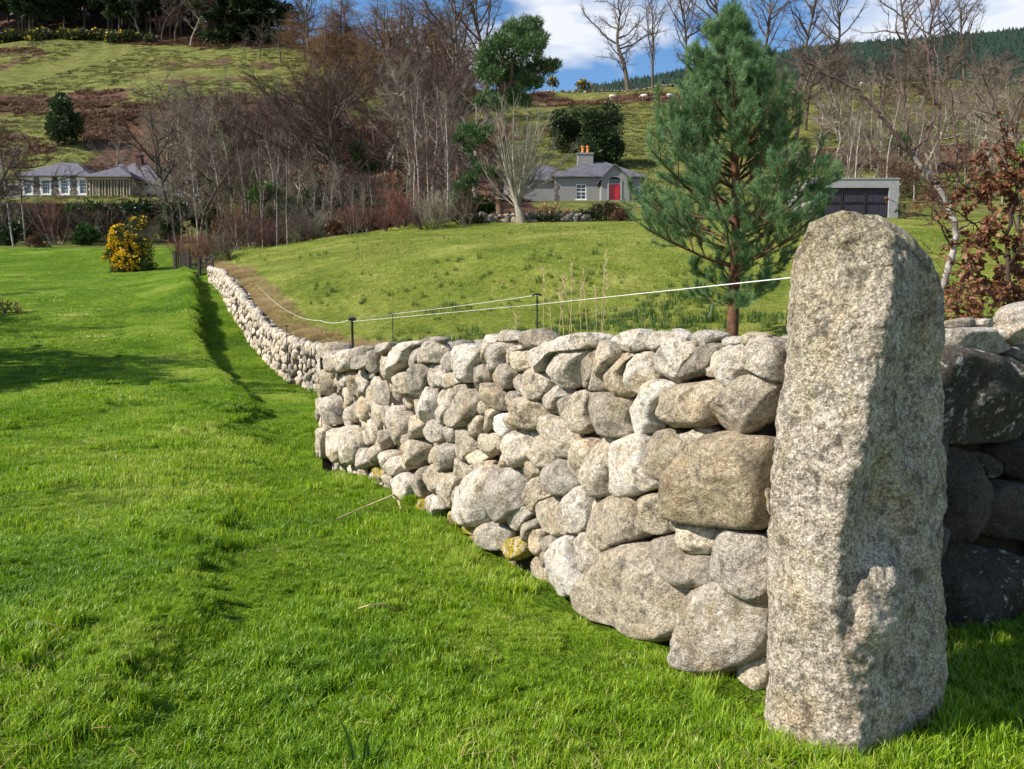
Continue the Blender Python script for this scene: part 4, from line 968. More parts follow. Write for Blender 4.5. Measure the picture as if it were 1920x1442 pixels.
for i, z in enumerate(zs):
    yl, ym, yr, yb = fy0 + .02, fy0 - .19, fy0 + .12, fy0 + .36
    t = taper[i]
    # shrink depth towards the summit
    ymid = fy0 + .08
    yl, ym, yr, yb = [ymid + (v - ymid) * (.35 + .65 * t) for v in (yl, ym, yr, yb)]
    xl, xm, xr = [pxX(prof(a, z), pyv[i], Y) for a, Y in ((PLx, yl), (PMx, ym), (PRx, yr))]
    ring = np.array([[xl, yl], [xl + .45 * (xm - xl), yl + .62 * (ym - yl) - .01], [xm - .015, ym], [xm + .03, ym + .015], [xm + .45 * (xr - xm), ym + .42 * (yr - ym)],
                     [xr - .012, yr - .05], [xr, yr + .01], [xr + .02, yr + .12], [xr - .04, yb], [xl + .5 * (xr - xl), yb + .03], [xl * yb / yl + .07, yb - .02], [xl * (yl + .14) / yl + .012, yl + .14]])
    rr_ = chaikin(ring, 2)
    st0 = np.argmin(np.linalg.norm(rr_ - ring[0], axis=1)); rr_ = np.roll(rr_, -st0, 0)
    V[i, :, :2] = resample(rr_, nu); V[i, :, 2] = z
cen = V.mean(1, keepdims=True)
D = nrm((V - cen) * [1, 1, 0])
pn = V.copy()
cut = fbm(pn * [5, 5, 1.6], 4, 3) * .020 + fbm(pn * 14, 3, 8) * .010 + fbm(pn * 45, 2, 9) * .0042
# flaked scars and the ledge low on the shaded face
def dent(px, py, Y, r, dep, sx=1, sz=1):
    c = P(px, py, Y); d = (pn - c) * [sx, 1, sz]; return dep * np.exp(-(np.linalg.norm(d, axis=-1) / r) ** 4)
cut = cut - dent(1700, 730, 2.55, .10, .022, 1, .45) - dent(1640, 940, 2.48, .12, .045, 1.2, .8) + dent(1655, 1120, 2.49, .11, .075, 1.1, .8) + dent(1628, 1190, 2.47, .10, .035, 1.1, .8) - dent(1625, 520, 2.45, .05, .014)
V = V + D * cut[..., None]
V[..., 2] += fbm(pn * 6, 3, 30) * .02 * np.clip(1 - (zs[0] - zs) / .3, 0, 1)[:, None]
topc = V[0].mean(0) + [0, 0, .012]
VV = np.concatenate([V.reshape(-1, 3), [topc]]); idx = np.arange(nz * nu).reshape(nz, nu)
q = np.stack([idx[:-1], idx[1:], np.roll(idx, -1, 1)[1:], np.roll(idx, -1, 1)[:-1]], -1).reshape(-1, 4)
t = np.stack([idx[0], np.roll(idx[0], -1), np.full(nu, nz * nu)], -1)
po = link('standing_stone', mesh_np('standing_stone', VV, [q, t], M_PILLAR, True, dict(tone=np.tile([.62, .40, .0], (len(VV), 1)))),
     label='tall rough granite gate pillar standing at the end of the wall', category='stone pillar')
# ------------------------------------------------------------------ trees
class Lv: pass
def grow(seed, H, levels, r0, trunk_up=.3, lean=(0, 0), trunk_wander=.10, N0=14, trunks=1, spread=0):
    """returns list of (points, radii) arrays per level"""
    r = np.random.RandomState(seed)
    def make(start, d, length, rad, N, wander, up, tip=.12):
        B = len(start); pts = np.zeros((B, N, 3)); pts[:, 0] = start; d = nrm(d.copy()); step = (length / (N - 1))[:, None]
        for k in range(1, N):
            d = nrm(d + r.normal(0, wander, (B, 3)) + np.array([0, 0, up / (N - 1)]))
            pts[:, k] = pts[:, k - 1] + d * step
        t = np.linspace(0, 1, N)[None]
        return pts, rad[:, None] * ((1 - t) ** .8 * (1 - tip) + tip)
    az = r.rand(trunks) * 6.28
    d0 = np.stack([np.cos(az) * spread + lean[0], np.sin(az) * spread + lean[1], np.ones(trunks)], 1)
    L0 = H * (r.uniform(.8, 1, trunks) if trunks > 1 else np.ones(1))
    pts, rad = make(np.stack([np.cos(az) * .15 * (trunks > 1), np.sin(az) * .15 * (trunks > 1), np.full(trunks, -.15)], 1), d0, L0, np.full(trunks, r0) * r.uniform(.7, 1, trunks), N0, trunk_wander, trunk_up)
    out = [(pts, rad)]; lens = L0
    for lv in levels:
        B, N, _ = pts.shape; n = lv['n']
        t = lv.get('t0', .25) + (lv.get('t1', 1.) - lv.get('t0', .25)) * (np.tile(np.arange(n), (B, 1)) + r.rand(B, n)) / n
        t = np.clip(t, 0, .995)
        f = t * (N - 1); i = f.astype(int); w = (f - i)[..., None]; bi = np.arange(B)[:, None]
        st = pts[bi, i] * (1 - w) + pts[bi, i + 1] * w
        tg = nrm(pts[bi, i + 1] - pts[bi, i]); rr = rad[bi, i]
        a1 = nrm(np.cross(tg, nrm(r.normal(size=tg.shape)))); ang = np.radians(lv['ang']) * r.uniform(.75, 1.25, t.shape)
        d = tg * np.cos(ang)[..., None] + a1 * np.sin(ang)[..., None]
        if lv.get('flat'): d[..., 2] *= lv['flat']
        sh = lv['shape'](t) if 'shape' in lv else 1 - .55 * t
        ln = (lens[:, None] * lv['len'] * sh * r.uniform(.7, 1.15, t.shape)).reshape(-1)
        if lv.get('keep', 1) < 1:
            kk = r.rand(len(ln)) < lv['keep']
        else: kk = np.ones(len(ln), bool)
        rd = np.minimum(rr.reshape(-1) * .75, np.maximum(lv.get('rmin', .004), ln * lv.get('rr', .018)))
        pts, rad = make(st.reshape(-1, 3)[kk], d.reshape(-1, 3)[kk], ln[kk], rd[kk], lv.get('N', 5), lv.get('wander', .15), lv.get('up', .2))
        lens = ln[kk]; out.append((pts, rad))
    return out
def tube_mesh(name, lv, ks, mat):
    mb = MB()
    for (p, r_), k in zip(lv, ks):
        v, q = tubes(p, r_, k); mb.add(v, q)
    return mb.mesh(name, mat, True)
TREES = {}
def reg(kind, out, split, mt, mc, ks, extra=None):
    trunk = tube_mesh('trunk', out[:split], ks[:split], mt); crown = tube_mesh('crown', out[split:], ks[split:], mc)
    TREES.setdefault(kind, []).append((trunk, crown, extra))
def plant(kind, name, px, Y, Hpx, label, cat='tree', group=None, i=None, dz=0, wid=1., top=None, rz=None, base=None):
    """a tree of photo height Hpx rooted where the line of sight px meets depth Y"""
    if top is not None:
        x = P(px, 500, Y)[0]; z = gz(x, Y); H = P(px, top, Y)[2] - z
    else:
        x = P(px, 500, Y)[0]; z = gz(x, Y); H = Hpx * Y / FPX
    tp = TREES[kind]; k = (int(px * 7 + Y) if i is None else i) % len(tp)
    tr, cr_, ex = tp[k]; Ht = TH[kind]
    s = H / Ht
    o = thing(name, label, cat, (x, Y, z + dz), group, (px * 1.7 + Y) % 6.28 if rz is None else rz)
    o.scale = (s * wid, s * wid, s)
    link('trunk', tr, o); link('crown', cr_, o)
    if ex: link(ex[0], ex[1], o)
    return o
TH = dict(bare=12, purple=9, sapling=7, larch=18, birch=12, conifer=20, vase=5.4, multi=6, big=18, scrub=3, olive=6, red=3)
dome = lambda t: .35 + .65 * np.sin(np.clip((t - .1) / .9, 0, 1) * pi) ** .6
cone = lambda t: 1.05 - t
for s in range(4):      # broad bare trees, brown
    o = grow(100 + s, 11.5, [dict(n=16, t0=.22, ang=52, len=.50, N=9, wander=.13, up=.55, rr=.016, shape=dome), dict(n=11, t0=.2, ang=42, len=.42, N=6, wander=.17, up=.25, rr=.014),
                             dict(n=11, t0=.1, ang=40, len=.46, N=4, wander=.2, up=.15, rmin=.018), dict(n=7, t0=.1, ang=35, len=.55, N=3, wander=.15, rmin=.014)], .28)
    reg('bare', o, 2, (M_BARK, M_BARK, M_TWIGG, M_BARK)[s], (M_TWIGP, M_TWIGD, M_TWIGT, M_TWIGT)[s], (9, 6, 5, 3, 3))
for s in range(2):      # dense round purple brown crown
    o = grow(130 + s, 7.0, [dict(n=30, t0=.22, ang=62, len=.66, N=9, wander=.09, up=.45, rr=.012, shape=dome), dict(n=14, t0=.25, ang=32, len=.42, N=6, wander=.1, up=.3, rr=.010),
                            dict(n=10, t0=.1, ang=30, len=.45, N=4, wander=.12, up=.1, rmin=.020), dict(n=7, t0=.1, ang=28, len=.55, N=3, rmin=.017)], .25)
    reg('purple', o, 2, M_BARK, M_TWIGD, (9, 5, 4, 3, 3))
for s in range(5):      # thin young saplings
    o = grow(150 + s, 6.6, [dict(n=17, t0=.2, ang=34, len=.38, N=7, wander=.09, up=.35, rr=.010, shape=lambda t: 1.1 - .8 * t), dict(n=10, t0=.15, ang=32, len=.45, N=5, wander=.12, up=.2, rmin=.008),
                            dict(n=7, t0=.1, ang=30, len=.55, N=3, rmin=.007)], .065, trunk_wander=.05, lean=(.06 * (s - 2), 0))
    reg('sapling', o, 1, M_BIRCH, (M_TWIGP, M_TWIGT, M_TWIGY, M_TWIGP, M_TWIGT)[s], (7, 4, 3, 3))
for s in range(3):      # larches
    o = grow(170 + s, 17.5, [dict(n=100, t0=.12, ang=84, len=.42, N=8, wander=.07, up=.05, rr=.010, shape=cone), dict(n=16, t0=.12, ang=50, len=.36, N=4, wander=.15, up=-.5, rmin=.05),
                             dict(n=10, t0=.1, ang=45, len=.6, N=3, up=-.4, rmin=.055)], .24, trunk_wander=.02)
    reg('larch', o, 1, M_BARK, M_LARCH, (8, 5, 3, 3))
for s in range(4):      # birches
    o = grow(180 + s, 11.8, [dict(n=26, t0=.35, ang=36, len=.30, N=8, wander=.09, up=.35, rr=.010, shape=lambda t: 1.2 - .9 * t), dict(n=9, t0=.15, ang=32, len=.44, N=5, wander=.14, up=-.1, rmin=.007),
                             dict(n=7, t0=.1, ang=30, len=.5, N=4, up=-.4, rmin=.006)], .11, trunk_wander=.035, lean=(.04 * (s - 1.5), 0))
    reg('birch', o, 1, M_BIRCH, M_TWIGP, (8, 5, 3, 3))
for s in range(3):      # tall skyline trees
    o = grow(190 + s, 17, [dict(n=21, t0=.2, ang=48, len=.52, N=11, wander=.15, up=.7, rr=.017, shape=dome), dict(n=12, t0=.2, ang=45, len=.36, N=8, wander=.2, up=.2, rr=.014),
                           dict(n=10, t0=.1, ang=42, len=.42, N=5, wander=.22, up=.0, rmin=.02), dict(n=4, t0=.1, ang=35, len=.5, N=3, rmin=.015)], .42, trunk_wander=.06)
    reg('big', o, 2, M_BARK, M_TWIGP if s != 1 else M_BARK, (10, 7, 5, 3, 3))
for s in range(1):      # grey vase shaped tree by the cottage
    o = grow(200 + s, 1.5, [dict(n=26, t0=.55, ang=30, len=3.0, N=12, wander=.05, up=.42, rr=.012, shape=lambda t: 1 + 0 * t), dict(n=13, t0=.12, ang=24, len=.42, N=8, wander=.07, up=.2, rr=.010),
                            dict(n=8, t0=.1, ang=24, len=.42, N=4, wander=.1, up=.1, rmin=.016), dict(n=4, t0=.1, ang=24, len=.5, N=3, rmin=.011)], .34)
    reg('vase', o, 2, M_TWIGG, M_TWIGG, (9, 6, 5, 3, 3))
for s in range(4):      # scrubby hedge shrubs
    o = grow(210 + s, 2.8, [dict(n=9, t0=.1, ang=35, len=.55, N=6, wander=.15, up=.3, rr=.010), dict(n=8, t0=.1, ang=38, len=.5, N=4, wander=.2, up=.1, rmin=.006), dict(n=5, t0=.1, ang=35, len=.5, N=3, rmin=.005)],
             .03, trunks=11, spread=.45, N0=8, trunk_wander=.12)
    reg('scrub', o, 1, (M_TWIGG, M_TWIGP, M_TWIGD, M_TWIGY)[s], (M_TWIGD, M_TWIGR, M_TWIGP, M_TWIGG)[s], (5, 3, 3, 3))
# conifers: drooping plates of needles
def needle_cards(centers, dirs, n, ln, w, spread, r):
    C = np.repeat(centers, n, 0); Dd = np.repeat(dirs, n, 0)
    m = len(C); d = nrm(Dd + r.normal(0, spread, (m, 3))); s = nrm(np.cross(d, r.normal(size=(m, 3))))
    l = ln * r.uniform(.6, 1.2, (m, 1)); ww = w * r.uniform(.7, 1.2, (m, 1))
    p0 = C + r.normal(0, ln * .15, (m, 3))
    V = np.stack([p0 - s * ww * .5, p0 + s * ww * .5, p0 + d * l], 1)
    return V.reshape(-1, 3), np.arange(m * 3).reshape(-1, 3), np.repeat(r.rand(m), 3)
for s in range(3):
    r = np.random.RandomState(300 + s)
    o = grow(220 + s, 19.5, [dict(n=80, t0=(.04, .30, .42)[s], ang=86, len=.24, N=6, wander=.05, up=-.3, rr=.012, shape=lambda t: 1.05 - .9 * t)], .25, trunk_wander=.01)
    bp = o[1][0]; c = bp[:, 1:].reshape(-1, 3); d = (bp[:, 1:] - bp[:, :-1]).reshape(-1, 3)
    v, f, rn = needle_cards(c, nrm(d), 34, 1.3, .40, .6, r)
    TREES.setdefault('conifer', []).append((tube_mesh('trunk', o[:1], (8,), M_BARK), mesh_np('crown', v, f, M_DARKLEAF, False, dict(rnd=rn)), None))

def blob_plant(name, label, cat, base, blobs, mats, leaf, per, seed=1, stems=None, group=None, flower=None, stemmat=None, up=.5, stemname='trunk', crown='foliage', frac=.6):
    """foliage made of many small leaf faces filling overlapping clumps. blobs: x,z offsets in metres + depth + radius"""
    r = np.random.RandomState(seed); root = thing(name, label, cat, base, group)
    V, Rn, Fv, Fr = [], [], [], []
    for (bx, by, bz, br_) in blobs:
        m = int(per * (br_ ** 2)); u = nrm(r.normal(size=(m, 3))); rad = br_ * r.rand(m) ** (1 / 2.4) * (1 + .25 * fbm(u * 2.2 + seed, 2, seed))
        c = np.array([bx, by, bz]) + u * rad[:, None] * [1, 1, .85]
        d = nrm(u + [0, 0, up] + r.normal(0, .5, (m, 3))); s_ = nrm(np.cross(d, r.normal(size=(m, 3))))
        l = leaf[0] * r.uniform(.6, 1.3, (m, 1)); w = leaf[1] * r.uniform(.7, 1.2, (m, 1))
        tri = np.stack([c - s_ * w * .5, c + d * l * .45 + s_ * w * .1 - s_ * w * .6, c + d * l, c + s_ * w * .5], 1)
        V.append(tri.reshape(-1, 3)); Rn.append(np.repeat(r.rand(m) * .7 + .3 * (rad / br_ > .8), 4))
        if flower:
            mf = int(per * flower[1] * br_ ** 2); u = nrm(r.normal(size=(mf, 3)) + [-.45, -.35, .35]); c = np.array([bx, by, bz]) + u * br_ * (r.uniform(.88, 1.08, (mf, 1)))
            k = fbm(c * 2.6, 2, 5) > (.05 if flower[1] > .4 else -.08); c = c[k]; mf = len(c); s1 = nrm(r.normal(size=(mf, 3))) * leaf[0] * .5; s2 = nrm(np.cross(s1, r.normal(size=(mf, 3)))) * leaf[0] * .45
            Fv.append(np.stack([c - s1, c + s2, c + s1, c - s2], 1).reshape(-1, 3)); Fr.append(np.repeat(r.rand(mf), 4))
    V = np.concatenate(V); link(crown, mesh_np(crown, V, np.arange(len(V)).reshape(-1, 4), mats, False, dict(rnd=np.concatenate(Rn))), root)
    if flower:
        V = np.concatenate(Fv); link('blossom', mesh_np('blossom', V, np.arange(len(V)).reshape(-1, 4), flower[0], False, dict(rnd=np.concatenate(Fr))), root)['kind'] = 'stuff'
    mb = MB()
    if stems is None: stems = [[(0, 0, -.1), (b[0] * .5, b[1] * .5, b[2] * .5), tuple(b[:3])] for b in blobs[:14]]; rad0 = .03
    else: rad0 = None
    for st in stems:
        if rad0: pts = np.array(st, float); rr = np.linspace(rad0, rad0 * .3, len(pts))
        else: pts = np.array([p[:3] for p in st], float); rr = np.array([p[3] for p in st])
        tt_ = np.linspace(0, len(pts) - 1, len(pts) * 4); pi_ = np.stack([np.interp(tt_, np.arange(len(pts)), pts[:, k]) for k in range(3)], 1)
        pi_[1:-1] += r.normal(0, rr.mean() * .5, (len(pi_) - 2, 3))
        v, q_ = tubes(pi_[None], np.interp(tt_, np.arange(len(pts)), rr)[None], 8); mb.add(v, q_)
    link(stemname, mb.mesh(stemname, stemmat or M_BARK, True), root)
    return root
def at(px, Y): x = P(px, 500, Y)[0]; return np.array([x, Y, gz(x, Y)])
def pxblobs(px0, Y, lst, dj=.5, seed=0):
    """photo-traced crown outline: clump px,py,radius px -> offsets from the root, spread in depth"""
    b = at(px0, Y); r = np.random.RandomState(seed + int(px0)); out = []
    for (x, y, rp) in lst:
        p = P(x, y, Y); rr = rp * Y / FPX
        out.append((p[0] - b[0], r.uniform(-dj, dj) * rr * 1.5, p[2] - b[2], rr))
    return b, out

# ---- the wood at the top of the left hill
r = np.random.RandomState(12)
lab = 'tall dark conifer among its like in the wood on top of the left hill'
for k in range(72):
    Y = r.choice([247, 256, 266, 280, 296]) + r.uniform(-4, 4); px = -60 + 560 * ((k * .618) % 1)
    plant('conifer', 'conifer_tree', px, Y, r.uniform(120, 165), lab, 'conifer', 'conifers of the hilltop wood', i=1 + k % 2, wid=r.uniform(1.0, 1.4))
for px, Y, H in ((452, 236, 190), (492, 238, 185), (515, 243, 165)):
    plant('conifer', 'spruce_tree', px, Y, H, 'dense dark spruce at the right hand edge of the hilltop wood', 'conifer', 'spruces at the wood edge', i=0, wid=1.5)
lab = 'bare grey branched tree along the front edge of the hilltop wood'
for k, (px, b_) in enumerate([(318, 238), (345, 240), (372, 236), (398, 239), (425, 235), (441, 232), (280, 244), (335, 246)]):
    plant('bare', 'bare_tree', px, b_, r.uniform(75, 110), lab, 'tree', 'bare trees along the wood edge', i=k)
# gorse hedge under the wood
lab = 'dark yellow flecked gorse bush in the row below the hilltop wood'
for k in range(13):
    px = 2 + k * 23.5; Y = 238 + (k % 3) * 2; rr = r.uniform(18, 26) * (1 if k < 11 else .7)
    b, bl = pxblobs(px, Y, [(px + r.uniform(-9, 9), 92 - r.uniform(0, 22), rr * .65) for _ in range(4)])
    blob_plant('gorse_bush', lab, 'bush', b, [(x_, y_, max(z_, .5), r_) for x_, y_, z_, r_ in bl], M_GORSEL, (.75, .5), 60, k, group='gorse bushes below the hilltop wood', flower=(M_GORSEF, .035))
b, bl = pxblobs(140, 231, [(130, 100, 9), (143, 99, 9), (152, 104, 7)]); blob_plant('gorse_bush', 'small round gorse bush alone at the top of the left pasture', 'bush', b, bl, M_GORSEL, (.6, .4), 70, 77, flower=(M_GORSEF, .2))
# dark evergreen on the slope above the house
b, bl = pxblobs(118, 128, [(112, 182, 11), (106, 196, 15), (124, 200, 16), (116, 214, 18), (102, 222, 16), (134, 222, 15), (118, 236, 20), (100, 242, 15), (137, 240, 14), (120, 255, 17), (104, 258, 10)])
blob_plant('evergreen_tree', 'lone dark evergreen tree on the slope above the left house', 'tree', b, bl, M_DARKLEAF, (.45, .25), 260, 5, stems=[[(0, 0, -1, .3), (.2, 0, 4, .2), (0, 0, 8, .1)]])

# ---- larches and bare trees on the skyline in the middle
for px, Y, top, i in ((580, 205, -25, 0), (640, 190, -10, 1), (706, 188, -30, 2), (556, 222, 10, 1), (752, 178, -35, 0), (817, 172, -45, 1), (675, 200, 35, 2)):
    plant('larch', 'larch_tree', px, Y, 0, {580: 'leftmost brown larch beside the dark spruces', 640: 'open brown larch against the blue gap of sky', 706: 'tall brown larch above the round purple tree', 556: 'short brown larch beside the spruces at the wood edge',
          752: 'dense brown larch over the birch clump', 817: 'tall brown larch just left of the grey bare trees', 675: 'low brown larch behind its two tall neighbours'}[px], 'larch', None, i=i, top=top, wid=1.35)
for px, Y, top, lb in ((868, 150, -40, 'tall grey bare tree left of the upper crown of the tall pine'), (915, 158, -50, 'tall grey bare tree just behind the tall pine'), (846, 140, 60, 'grey bare tree below the skyline left of the tall pine'), (790, 150, 40, 'bare tree behind the tops of the birch clump'), (498, 205, 45, 'purple grey bare tree in front of the dark spruces'), (536, 200, 40, 'purple grey bare tree between the spruces and the larches'),
                       (600, 175, 90, 'low brown bare tree under the leftmost larches'), (735, 150, 150, 'brown bare tree between the round purple tree and the birches'), (470, 215, 60, 'thin bare tree at the foot of the dark spruces')):
    plant('big', 'bare_tree', px, Y, 0, lb, 'tree', None, top=top, wid=1.15)
r2 = np.random.RandomState(61)
for k in range(12):
    px = 590 + 290 * ((k * .618) % 1); plant('larch' if k % 3 else 'big', 'larch_tree' if k % 3 else 'bare_tree', px, r2.uniform(150, 205), 0, 'rusty brown larch in the loose stand on the skyline above the belt' if k % 3 else 'tall bare tree among the larches on the skyline above the belt', 'larch' if k % 3 else 'tree', 'larches on the middle skyline' if k % 3 else 'bare trees among the larches', top=r2.uniform(-40, 50), wid=1.4)
for k in range(26):
    px = 1440 + 500 * ((k * .618) % 1); plant('bare', 'bare_tree', px, r2.uniform(130, 196), 0, 'bare twiggy tree in the tangle high on the right hand slope', 'tree', 'bare trees high on the right slope', i=(0, 1, 3)[k % 3], top=r2.uniform(70, 150), wid=1.3)
# ---- trees on the right hand skyline
for px, top, lb, i, w in ((1174, -35, 'big bare tree on the skyline just right of the yellow gorse bushes', 0, 1.15), (1218, -20, 'second big bare skyline tree, close beside its larger left neighbour', 1, .8), (1283, -45, 'bare skyline tree partly behind the left edge of the young pine', 2, .8), (1345, -50, 'bare skyline tree behind the top of the young pine', 0, 1.1),
                          (1418, -45, 'bare skyline tree rising behind the right side of the young pine', 1, 1.1), (1492, -40, 'reddish bare tree on the skyline right of the young pine', 2, 1.0), (1545, -25, 'wide reddish bare tree at the left of the open sky gap', 0, .9), (1683, -40, 'dark bare tree on the skyline above the end of the garage', 2, 1.1), (1735, -55, 'tall bare tree in the middle of the right hand skyline group', 0, .9), (1790, -20, 'wide bare tree at the right end of the skyline group', 1, 1.1)):
    plant('big', 'skyline_tree', px, 204, 0, lb, 'tree', None, i=i, top=top, wid=w)
for px, H in ((1450, 60), (1480, 70), (1515, 62), (1560, 66), (1590, 58), (1620, 62), (1330, 55), (1305, 60), (1105, 30), (1130, 26)):
    plant('bare', 'bare_tree', px, 212, H, 'low purple brown bare tree in the row under the right skyline', 'tree', 'low bare trees under the right skyline')
for px, py, rp, lb in ((1037, 154, 10, 'left of the two round yellow gorse bushes on the skyline'), (1094, 158, 11, 'right of the two round yellow gorse bushes on the skyline')):
    b, bl = pxblobs(px, 203, [(px - rp * .5, py, rp * .7), (px + rp * .5, py + 1, rp * .7), (px, py - 3, rp * .65)]); blob_plant('gorse_bush', lb, 'bush', b, bl, M_GORSEL, (.5, .35), 110, int(px), flower=(M_GORSEF, .3))

# ---- middle distance: the belt of bare trees between the houses
b_ = plant('purple', 'round_bare_tree', 660, 74, 0, 'dense round dark purple brown bare tree in the middle of the tree belt', 'tree', None, i=0, top=112, wid=1.3, rz=1)
birches = [(778, 58, 130, 0, 'leftmost white birch of the clump'), (790, 57, 150, 1, 'second white birch from the left in the clump'), (806, 58.5, 190, 2, 'slender white birch in the middle of the clump'), (838, 57, 165, 3, 'white birch on the right of the clump, leaning left'), (848, 60, 150, 0, 'rightmost white birch of the clump beside the tall pine'),
           (494, 54, 265, 1, 'thin leaning birch behind the bend of the far wall'), (520, 52, 300, 2, 'young birch standing on the lawn edge, left of a pair'), (540, 53, 290, 3, 'young birch standing on the lawn edge, right of a pair'), (468, 60, 245, 0, 'tall thin white stemmed birch behind the gate hedge'), (455, 62, 280, 2, 'thin birch leaning over from the gate hedge')]
for px, Y, top, i, lb in birches: plant('birch', 'birch_tree', px, Y, 0, lb, 'birch', None, i=i, top=top, wid=.95 if px > 700 else .8)
plant('vase', 'vase_shaped_tree', 978, 56, 0, 'pale grey vase shaped bare tree in front of the cottage wing', 'tree', None, top=196, rz=.4, wid=.95)
r = np.random.RandomState(55)
for k in range(66):
    px = 335 + 560 * ((k * .6180339) % 1); Y = r.uniform(60, 82); top = r.uniform(215, 320) - (20 if px > 760 else 0)
    if 560 < px < 755: top = r.uniform(300, 345); Y = r.uniform(58, 70)
    plant('sapling' if k % 3 else 'bare', 'bare_tree', px, Y, 0, 'thin bare tree with purple brown twigs, one of the crowd between the two houses', 'tree', 'thin bare trees between the two houses', top=top, wid=r.uniform(.9, 1.3))
for k in range(60):
    px = 330 + 570 * ((k * .6180339 + .3) % 1); Y = r.uniform(84, 135); top = r.uniform(150, 250) if px < 560 else r.uniform(110, 210)
    plant('bare', 'bare_tree', px, Y, 0, 'bare brown tree in the dense back row of the belt between the two houses', 'tree', 'bare trees in the back row of the belt', top=top, wid=r.uniform(.9, 1.2))
for k in range(34):
    px = 430 + 450 * ((k * .6180339 + .1) % 1); Y = r.uniform(53, 64) if px < 880 else 52
    plant('scrub', 'scrub_bush', px, Y, r.uniform(45, 100), 'tangled leafless scrub bush along the top edge of the lawn', 'bush', 'leafless scrub along the lawn edge', i=k, wid=r.uniform(1, 1.5))
for px, py, rp, Y, lb, m in ((600, 400, 40, 66, 'dark ivy clad thicket left of the birch clump', M_DARKLEAF), (705, 420, 34, 64, 'low dark evergreen bush just left of the birch clump', M_DARKLEAF), (520, 385, 34, 62, 'rounded glossy holly bush left of the dark thicket', M_HOLLY), (648, 385, 36, 72, 'dark evergreen below the round purple tree', M_DARKLEAF), (745, 380, 30, 70, 'dark ivy bush behind the birch stems', M_DARKLEAF),
                             (560, 420, 26, 60, 'low dark bush behind the young birches', M_DARKLEAF), (690, 300, 26, 96, 'ivy covered stump behind the round purple tree', M_HOLLY), (905, 400, 26, 60, 'green bush at the foot of the tall pine', M_HOLLY), (640, 440, 22, 56, 'low brown leafed bush on the lawn edge', M_BRACKEN), (1068, 245, 34, 120, 'dark evergreen on the slope just right of the tall pine', M_DARKLEAF)):
    b, bl = pxblobs(px, Y, [(px + r.uniform(-1, 1) * rp, py + r.uniform(-.8, .8) * rp, rp * r.uniform(.35, .6)) for _ in range(12)])
    bl = [(x_, y_, max(z_, r_ * .6), r_) for x_, y_, z_, r_ in bl]
    blob_plant('evergreen_bush', lb, 'bush', b, bl, m, (.32, .20), 330, int(px))
for k in range(22):
    px = 425 + 350 * ((k * .618) % 1); Y = r.uniform(60, 70); py = np.interp(px, [425, 560, 775], [452, 440, 412])
    b, bl = pxblobs(px, Y, [(px + r.uniform(-1, 1) * 24, py - r.uniform(0, 1) * 34, r.uniform(9, 15)) for _ in range(8)]); bl = [(x_, y_, max(z_, r_ * .5), r_) for x_, y_, z_, r_ in bl]
    blob_plant('undergrowth_bush', 'dark bush in the shady undergrowth at the foot of the tree belt', 'bush', b, bl, M_DARKLEAF if k % 3 else M_BRACKEN, (.30, .14), 260, k, group='dark undergrowth below the tree belt')
# shrubs before the cottage
for px, py, rp, Y, lb, m in ((1130, 398, 24, 60, 'brown leafless shrub below the red front door', M_BRACKEN), (1105, 404, 18, 59, 'dull green shrub below the cottage window', M_GORSEL), (1060, 408, 16, 60, 'low brown shrub left of the cottage window', M_BRACKEN), (1163, 404, 18, 58, 'brown shrub between the front door and the young pine', M_BRACKEN), (1020, 418, 16, 57, 'small shrub right of the vase shaped tree', M_GORSEL),
                             (900, 385, 20, 66, 'tall pale pampas like clump left of the tall pine trunk', M_DRY), (1033, 392, 13, 70, 'round straw coloured grass clump beside the cottage corner', M_DRY), (1500, 400, 16, 60, 'dark shrub at the left end of the garage', M_DARKLEAF), (880, 425, 18, 56, 'low green brown hedge bush left of the tall pine', M_GORSEL), (925, 424, 15, 57, 'low brown bush at the foot of the tall pine', M_BRACKEN)):
    b, bl = pxblobs(px, Y, [(px + r.uniform(-1, 1) * rp * 1.1, py + r.uniform(-.4, .9) * rp, rp * r.uniform(.4, .65)) for _ in range(9)])
    bl = [(x_, y_, max(z_, r_ * .5), r_) for x_, y_, z_, r_ in bl]
    blob_plant('garden_shrub', lb, 'shrub', b, bl, m, (.26, .10), 420, int(px) + 3)
b, bl = pxblobs(1128, 110, [(1128 + r.uniform(-30, 30), 200 + 125 * r.rand(), 18) for _ in range(30)]); blob_plant('evergreen_tree', 'tall dark bushy evergreen behind the cottage chimney', 'tree', b, bl, M_DARKLEAF, (.40, .2), 250, 9, stems=[[(0, 0, -1, .2), (0, 0, 6, .1)]])
# ---- left: trees round the house
for px, Y, top, kd, i, lb, w in ((28, 66, 225, 'birch', 0, 'bare white stemmed tree at the left edge in front of the house', 1.2), (50, 68, 240, 'birch', 1, 'bare white stemmed tree just left of the first house window', 1.1), (-12, 64, 215, 'bare', 1, 'bare tree cut off by the left edge', 1.2), (12, 78, 235, 'bare', 2, 'bare tree behind the white stems at the left edge', 1.1),
                           (322, 74, 205, 'big', 1, 'spreading bare tree in front of the right wing of the house', 1.35), (415, 72, 250, 'bare', 3, 'bare tree at the right end of the outbuildings', 1.2), (375, 66, 270, 'bare', 0, 'bare tree over the gate hedge', 1.1), (210, 104, 255, 'bare', 2, 'bare tree behind the chimney of the left house', 1.1), (440, 90, 215, 'bare', 1, 'bare tree on the slope right of the outbuildings', 1.2)):
    plant(kd, 'bare_tree', px, Y, 0, lb, 'tree', None, i=i, top=top, wid=w)
